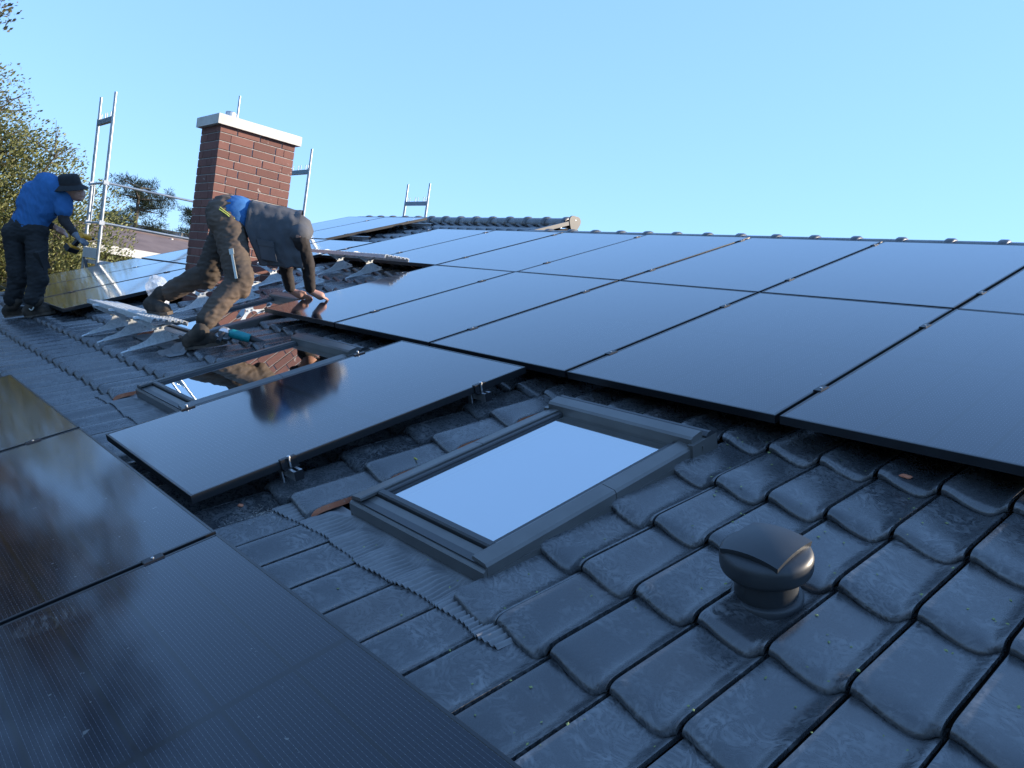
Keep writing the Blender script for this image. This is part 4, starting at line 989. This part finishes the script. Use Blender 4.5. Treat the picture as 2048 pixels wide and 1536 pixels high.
def pine(label, base, top, spread, seed, n):
    rr = random.Random(seed); t = thing('pine_tree', label, 'tree', base, group='pine trees by the neighbouring house'); H = top - base[2]
    b = MB(); b.tube((0, 0, 0), (0, 0, H * .97), .20, .04, 8); V = []; F = []
    z = H * .45
    while z < H:
        f = (z - H * .45) / (H * .55); m = rr.choice((3, 4, 5))
        for _ in range(m):
            a = rr.uniform(0, 6.28); L = spread * (1 - f * .75) * rr.uniform(.55, 1.1); d = Vector((math.cos(a), math.sin(a), rr.uniform(.0, .3)))
            e = Vector((0, 0, z)) + d * L; b.tube((0, 0, z), e, .045, .012, 5, caps=False)
            for _ in range(int(5 + L * 5)):
                q = Vector((0, 0, z)).lerp(e, rr.uniform(.35, 1.05)) + Vector((rr.gauss(0, .16), rr.gauss(0, .16), rr.gauss(.05, .07)))
                for _ in range(n):
                    nd = Vector((rr.gauss(0, 1), rr.gauss(0, 1), rr.gauss(.35, .8))).normalized(); p = q + nd * rr.uniform(.02, .17); s = nd.orthogonal().normalized() * .009; ln = nd * rr.uniform(.06, .12)
                    i = len(V); V += [tuple(p - s), tuple(p + s), tuple(p + ln)]; F.append((i, i+1, i+2))
        z += rr.uniform(.22, .42)
    b.build('trunk', M_BARK, t); me = bpy.data.meshes.new('crown'); me.from_pydata(V, [], F); me.materials.append(M_NEEDLE); link('crown', me, t)
pine('dark pine right of the scaffold frame', (-22.6, 5.55, GROUND), 2.95, 2.7, 31, 80)
pine('smaller dark pine at the chimney\'s left edge', (-26.2, 8.75, GROUND), 2.45, 1.7, 32, 60)

def neighbour(name, label, x0, x1, y0, y1, ze, zr, roofc, wallc, fascia):
    t = thing('neighbour_house', label, 'house', ((x0 + x1) / 2, (y0 + y1) / 2, GROUND), group='houses behind the roof'); X, Y = (x1 - x0) / 2, (y1 - y0) / 2; e, r = ze - GROUND, zr - GROUND
    b = MB(); b.box((-X + .5, -Y + .4, 0), (X - .5, Y - .4, e - .12)); b.build('wall', wallc, t)
    b = MB(); b.prism([(X, e), (X, e + .05), (0, r + .05), (-X, e + .05), (-X, e), (0, r)], 'y', -Y, Y); ro = b.build('roof', roofc, t, True)
    b = MB(); b.box((X - .01, -Y, e - .17), (X + .04, Y, e + .055)); b.build('fascia', fascia, t)
    b = MB(); b.box((-.10, -Y, r + .02), (.10, Y, r + .085), bev=.03); b.build('ridge', roofc, ro)
    for y in np.arange(-Y + 1.2, Y - 1, 2.6):
        b = MB(); b.box((X - .50, y, e - 1.5), (X - .485, y + 1.1, e - .35)); w = b.build('window', fascia, t)
        b = MB(); b.box((X - .488, y + .06, e - 1.44), (X - .478, y + 1.04, e - .41)); b.build('pane', M_SKYD, w)
    return t
white = varied('white_fascia', (.62, .61, .58), (.70, .69, .66), (.6, .7), 3); brownroof = varied('weathered_brown_roof', (.15, .105, .095), (.21, .155, .14), (.8, .9), 1.6, per_object=False)
nb = neighbour('neighbour_house', 'low house with weathered brown roof and white fascia beyond the scaffold', -23.5, -17.0, 2.55, 14.5, .52, 1.12, brownroof, varied('brown_brick_wall', (.13, .075, .055), (.18, .11, .08), (.9, .95), 4), white)
for y in (-2.6, -1.9, -1.3, -.2):
    b = MB(); b.tube((.2, y, 6.25), (.2, y, 6.36), .06, .05, 10); b.build('roof_vent_pipe', white, nb)
nh = neighbour('neighbour_house', 'small house with dark slate roof behind the brown roof', -33, -26.2, 6.6, 16.0, 1.02, 1.75, varied('dark_slate', (.035, .04, .045), (.055, .06, .065), (.6, .7), 2, per_object=False), varied('clinker_wall', (.13, .08, .06), (.17, .11, .085), (.9, .95), 4), white)
b = MB(); b.tube((2.6, -2.7, 6.1), (2.6, -2.7, 6.9), .06, .06, 10); b.build('flue_pipe', white, nh)

# unseen belt of trees, added behind the viewpoint: it darkens what faces the eaves
def unseen_tree_belt():
    rr = random.Random(77); blobs = [(x, -17 + rr.uniform(-1.5, 1.5), rr.uniform(-2.0, 1.0), 3.2, 2.4, rr.uniform(4.5, 6.5)) for x in np.arange(-14, 26, 3.2)]
    V, F = leaf_crown(rr, [tuple(float(c) for c in b) for b in blobs], 8000, .46, -.9)
    me = bpy.data.meshes.new('unseen_tree_belt'); me.from_pydata([tuple(v) for v in V], [], F); me.materials.append(M_NEEDLE)
    tag(link('unseen_tree_belt', me), 'unseen belt of trees added to darken what faces the eaves', 'trees', kind='stuff')
unseen_tree_belt()

def smear():
    m = mat('chalky_smear', (.45, .42, .40), .9); t_ = NT(m); nt = m.node_tree; co = t_.coord()
    mp = t_.n('ShaderNodeMapping'); mp.inputs['Scale'].default_value = (14, 60, 1); mp.inputs['Rotation'].default_value = (0, 0, R(-62)); t_.l(co, mp.inputs[0])
    n_ = t_.noise(1.0, 6, .7, mp.outputs[0], .6); sp = t_.n('ShaderNodeVectorMath', operation='LENGTH'); mp2 = t_.n('ShaderNodeMapping'); mp2.inputs['Scale'].default_value = (1 / .06, 1 / .13, 1); t_.l(co, mp2.inputs[0]); t_.l(mp2.outputs[0], sp.inputs[0])
    edge = t_.ramp(sp.outputs['Value'], [(.2, 1.0), (.95, 0.0)]); f = t_.math('MULTIPLY', t_.ramp(n_, [(.46, 0.0), (.70, .55)]), edge)
    tr = t_.n('ShaderNodeBsdfTransparent'); mx = t_.n('ShaderNodeMixShader'); t_.l(f, mx.inputs[0]); t_.l(tr.outputs[0], mx.inputs[1]); t_.l(t_.b.outputs[0], mx.inputs[2]); t_.l(mx.outputs[0], nt.nodes['Material Output'].inputs['Surface'])
    b = MB(); b.add([(-.07, -.14, 0), (.07, -.14, 0), (.07, .14, 0), (-.07, .14, 0)], [(0, 1, 2, 3)])
    p = next(o for o in bpy.data.objects if o.get('label', '').startswith('nearest black landscape'))
    o = b.build('dust_smear', m, p); o.location = (3.700 - 3.611 + .015, -2.40 + 2.986, .0012); o.rotation_euler = (0, 0, R(-14))
smear()
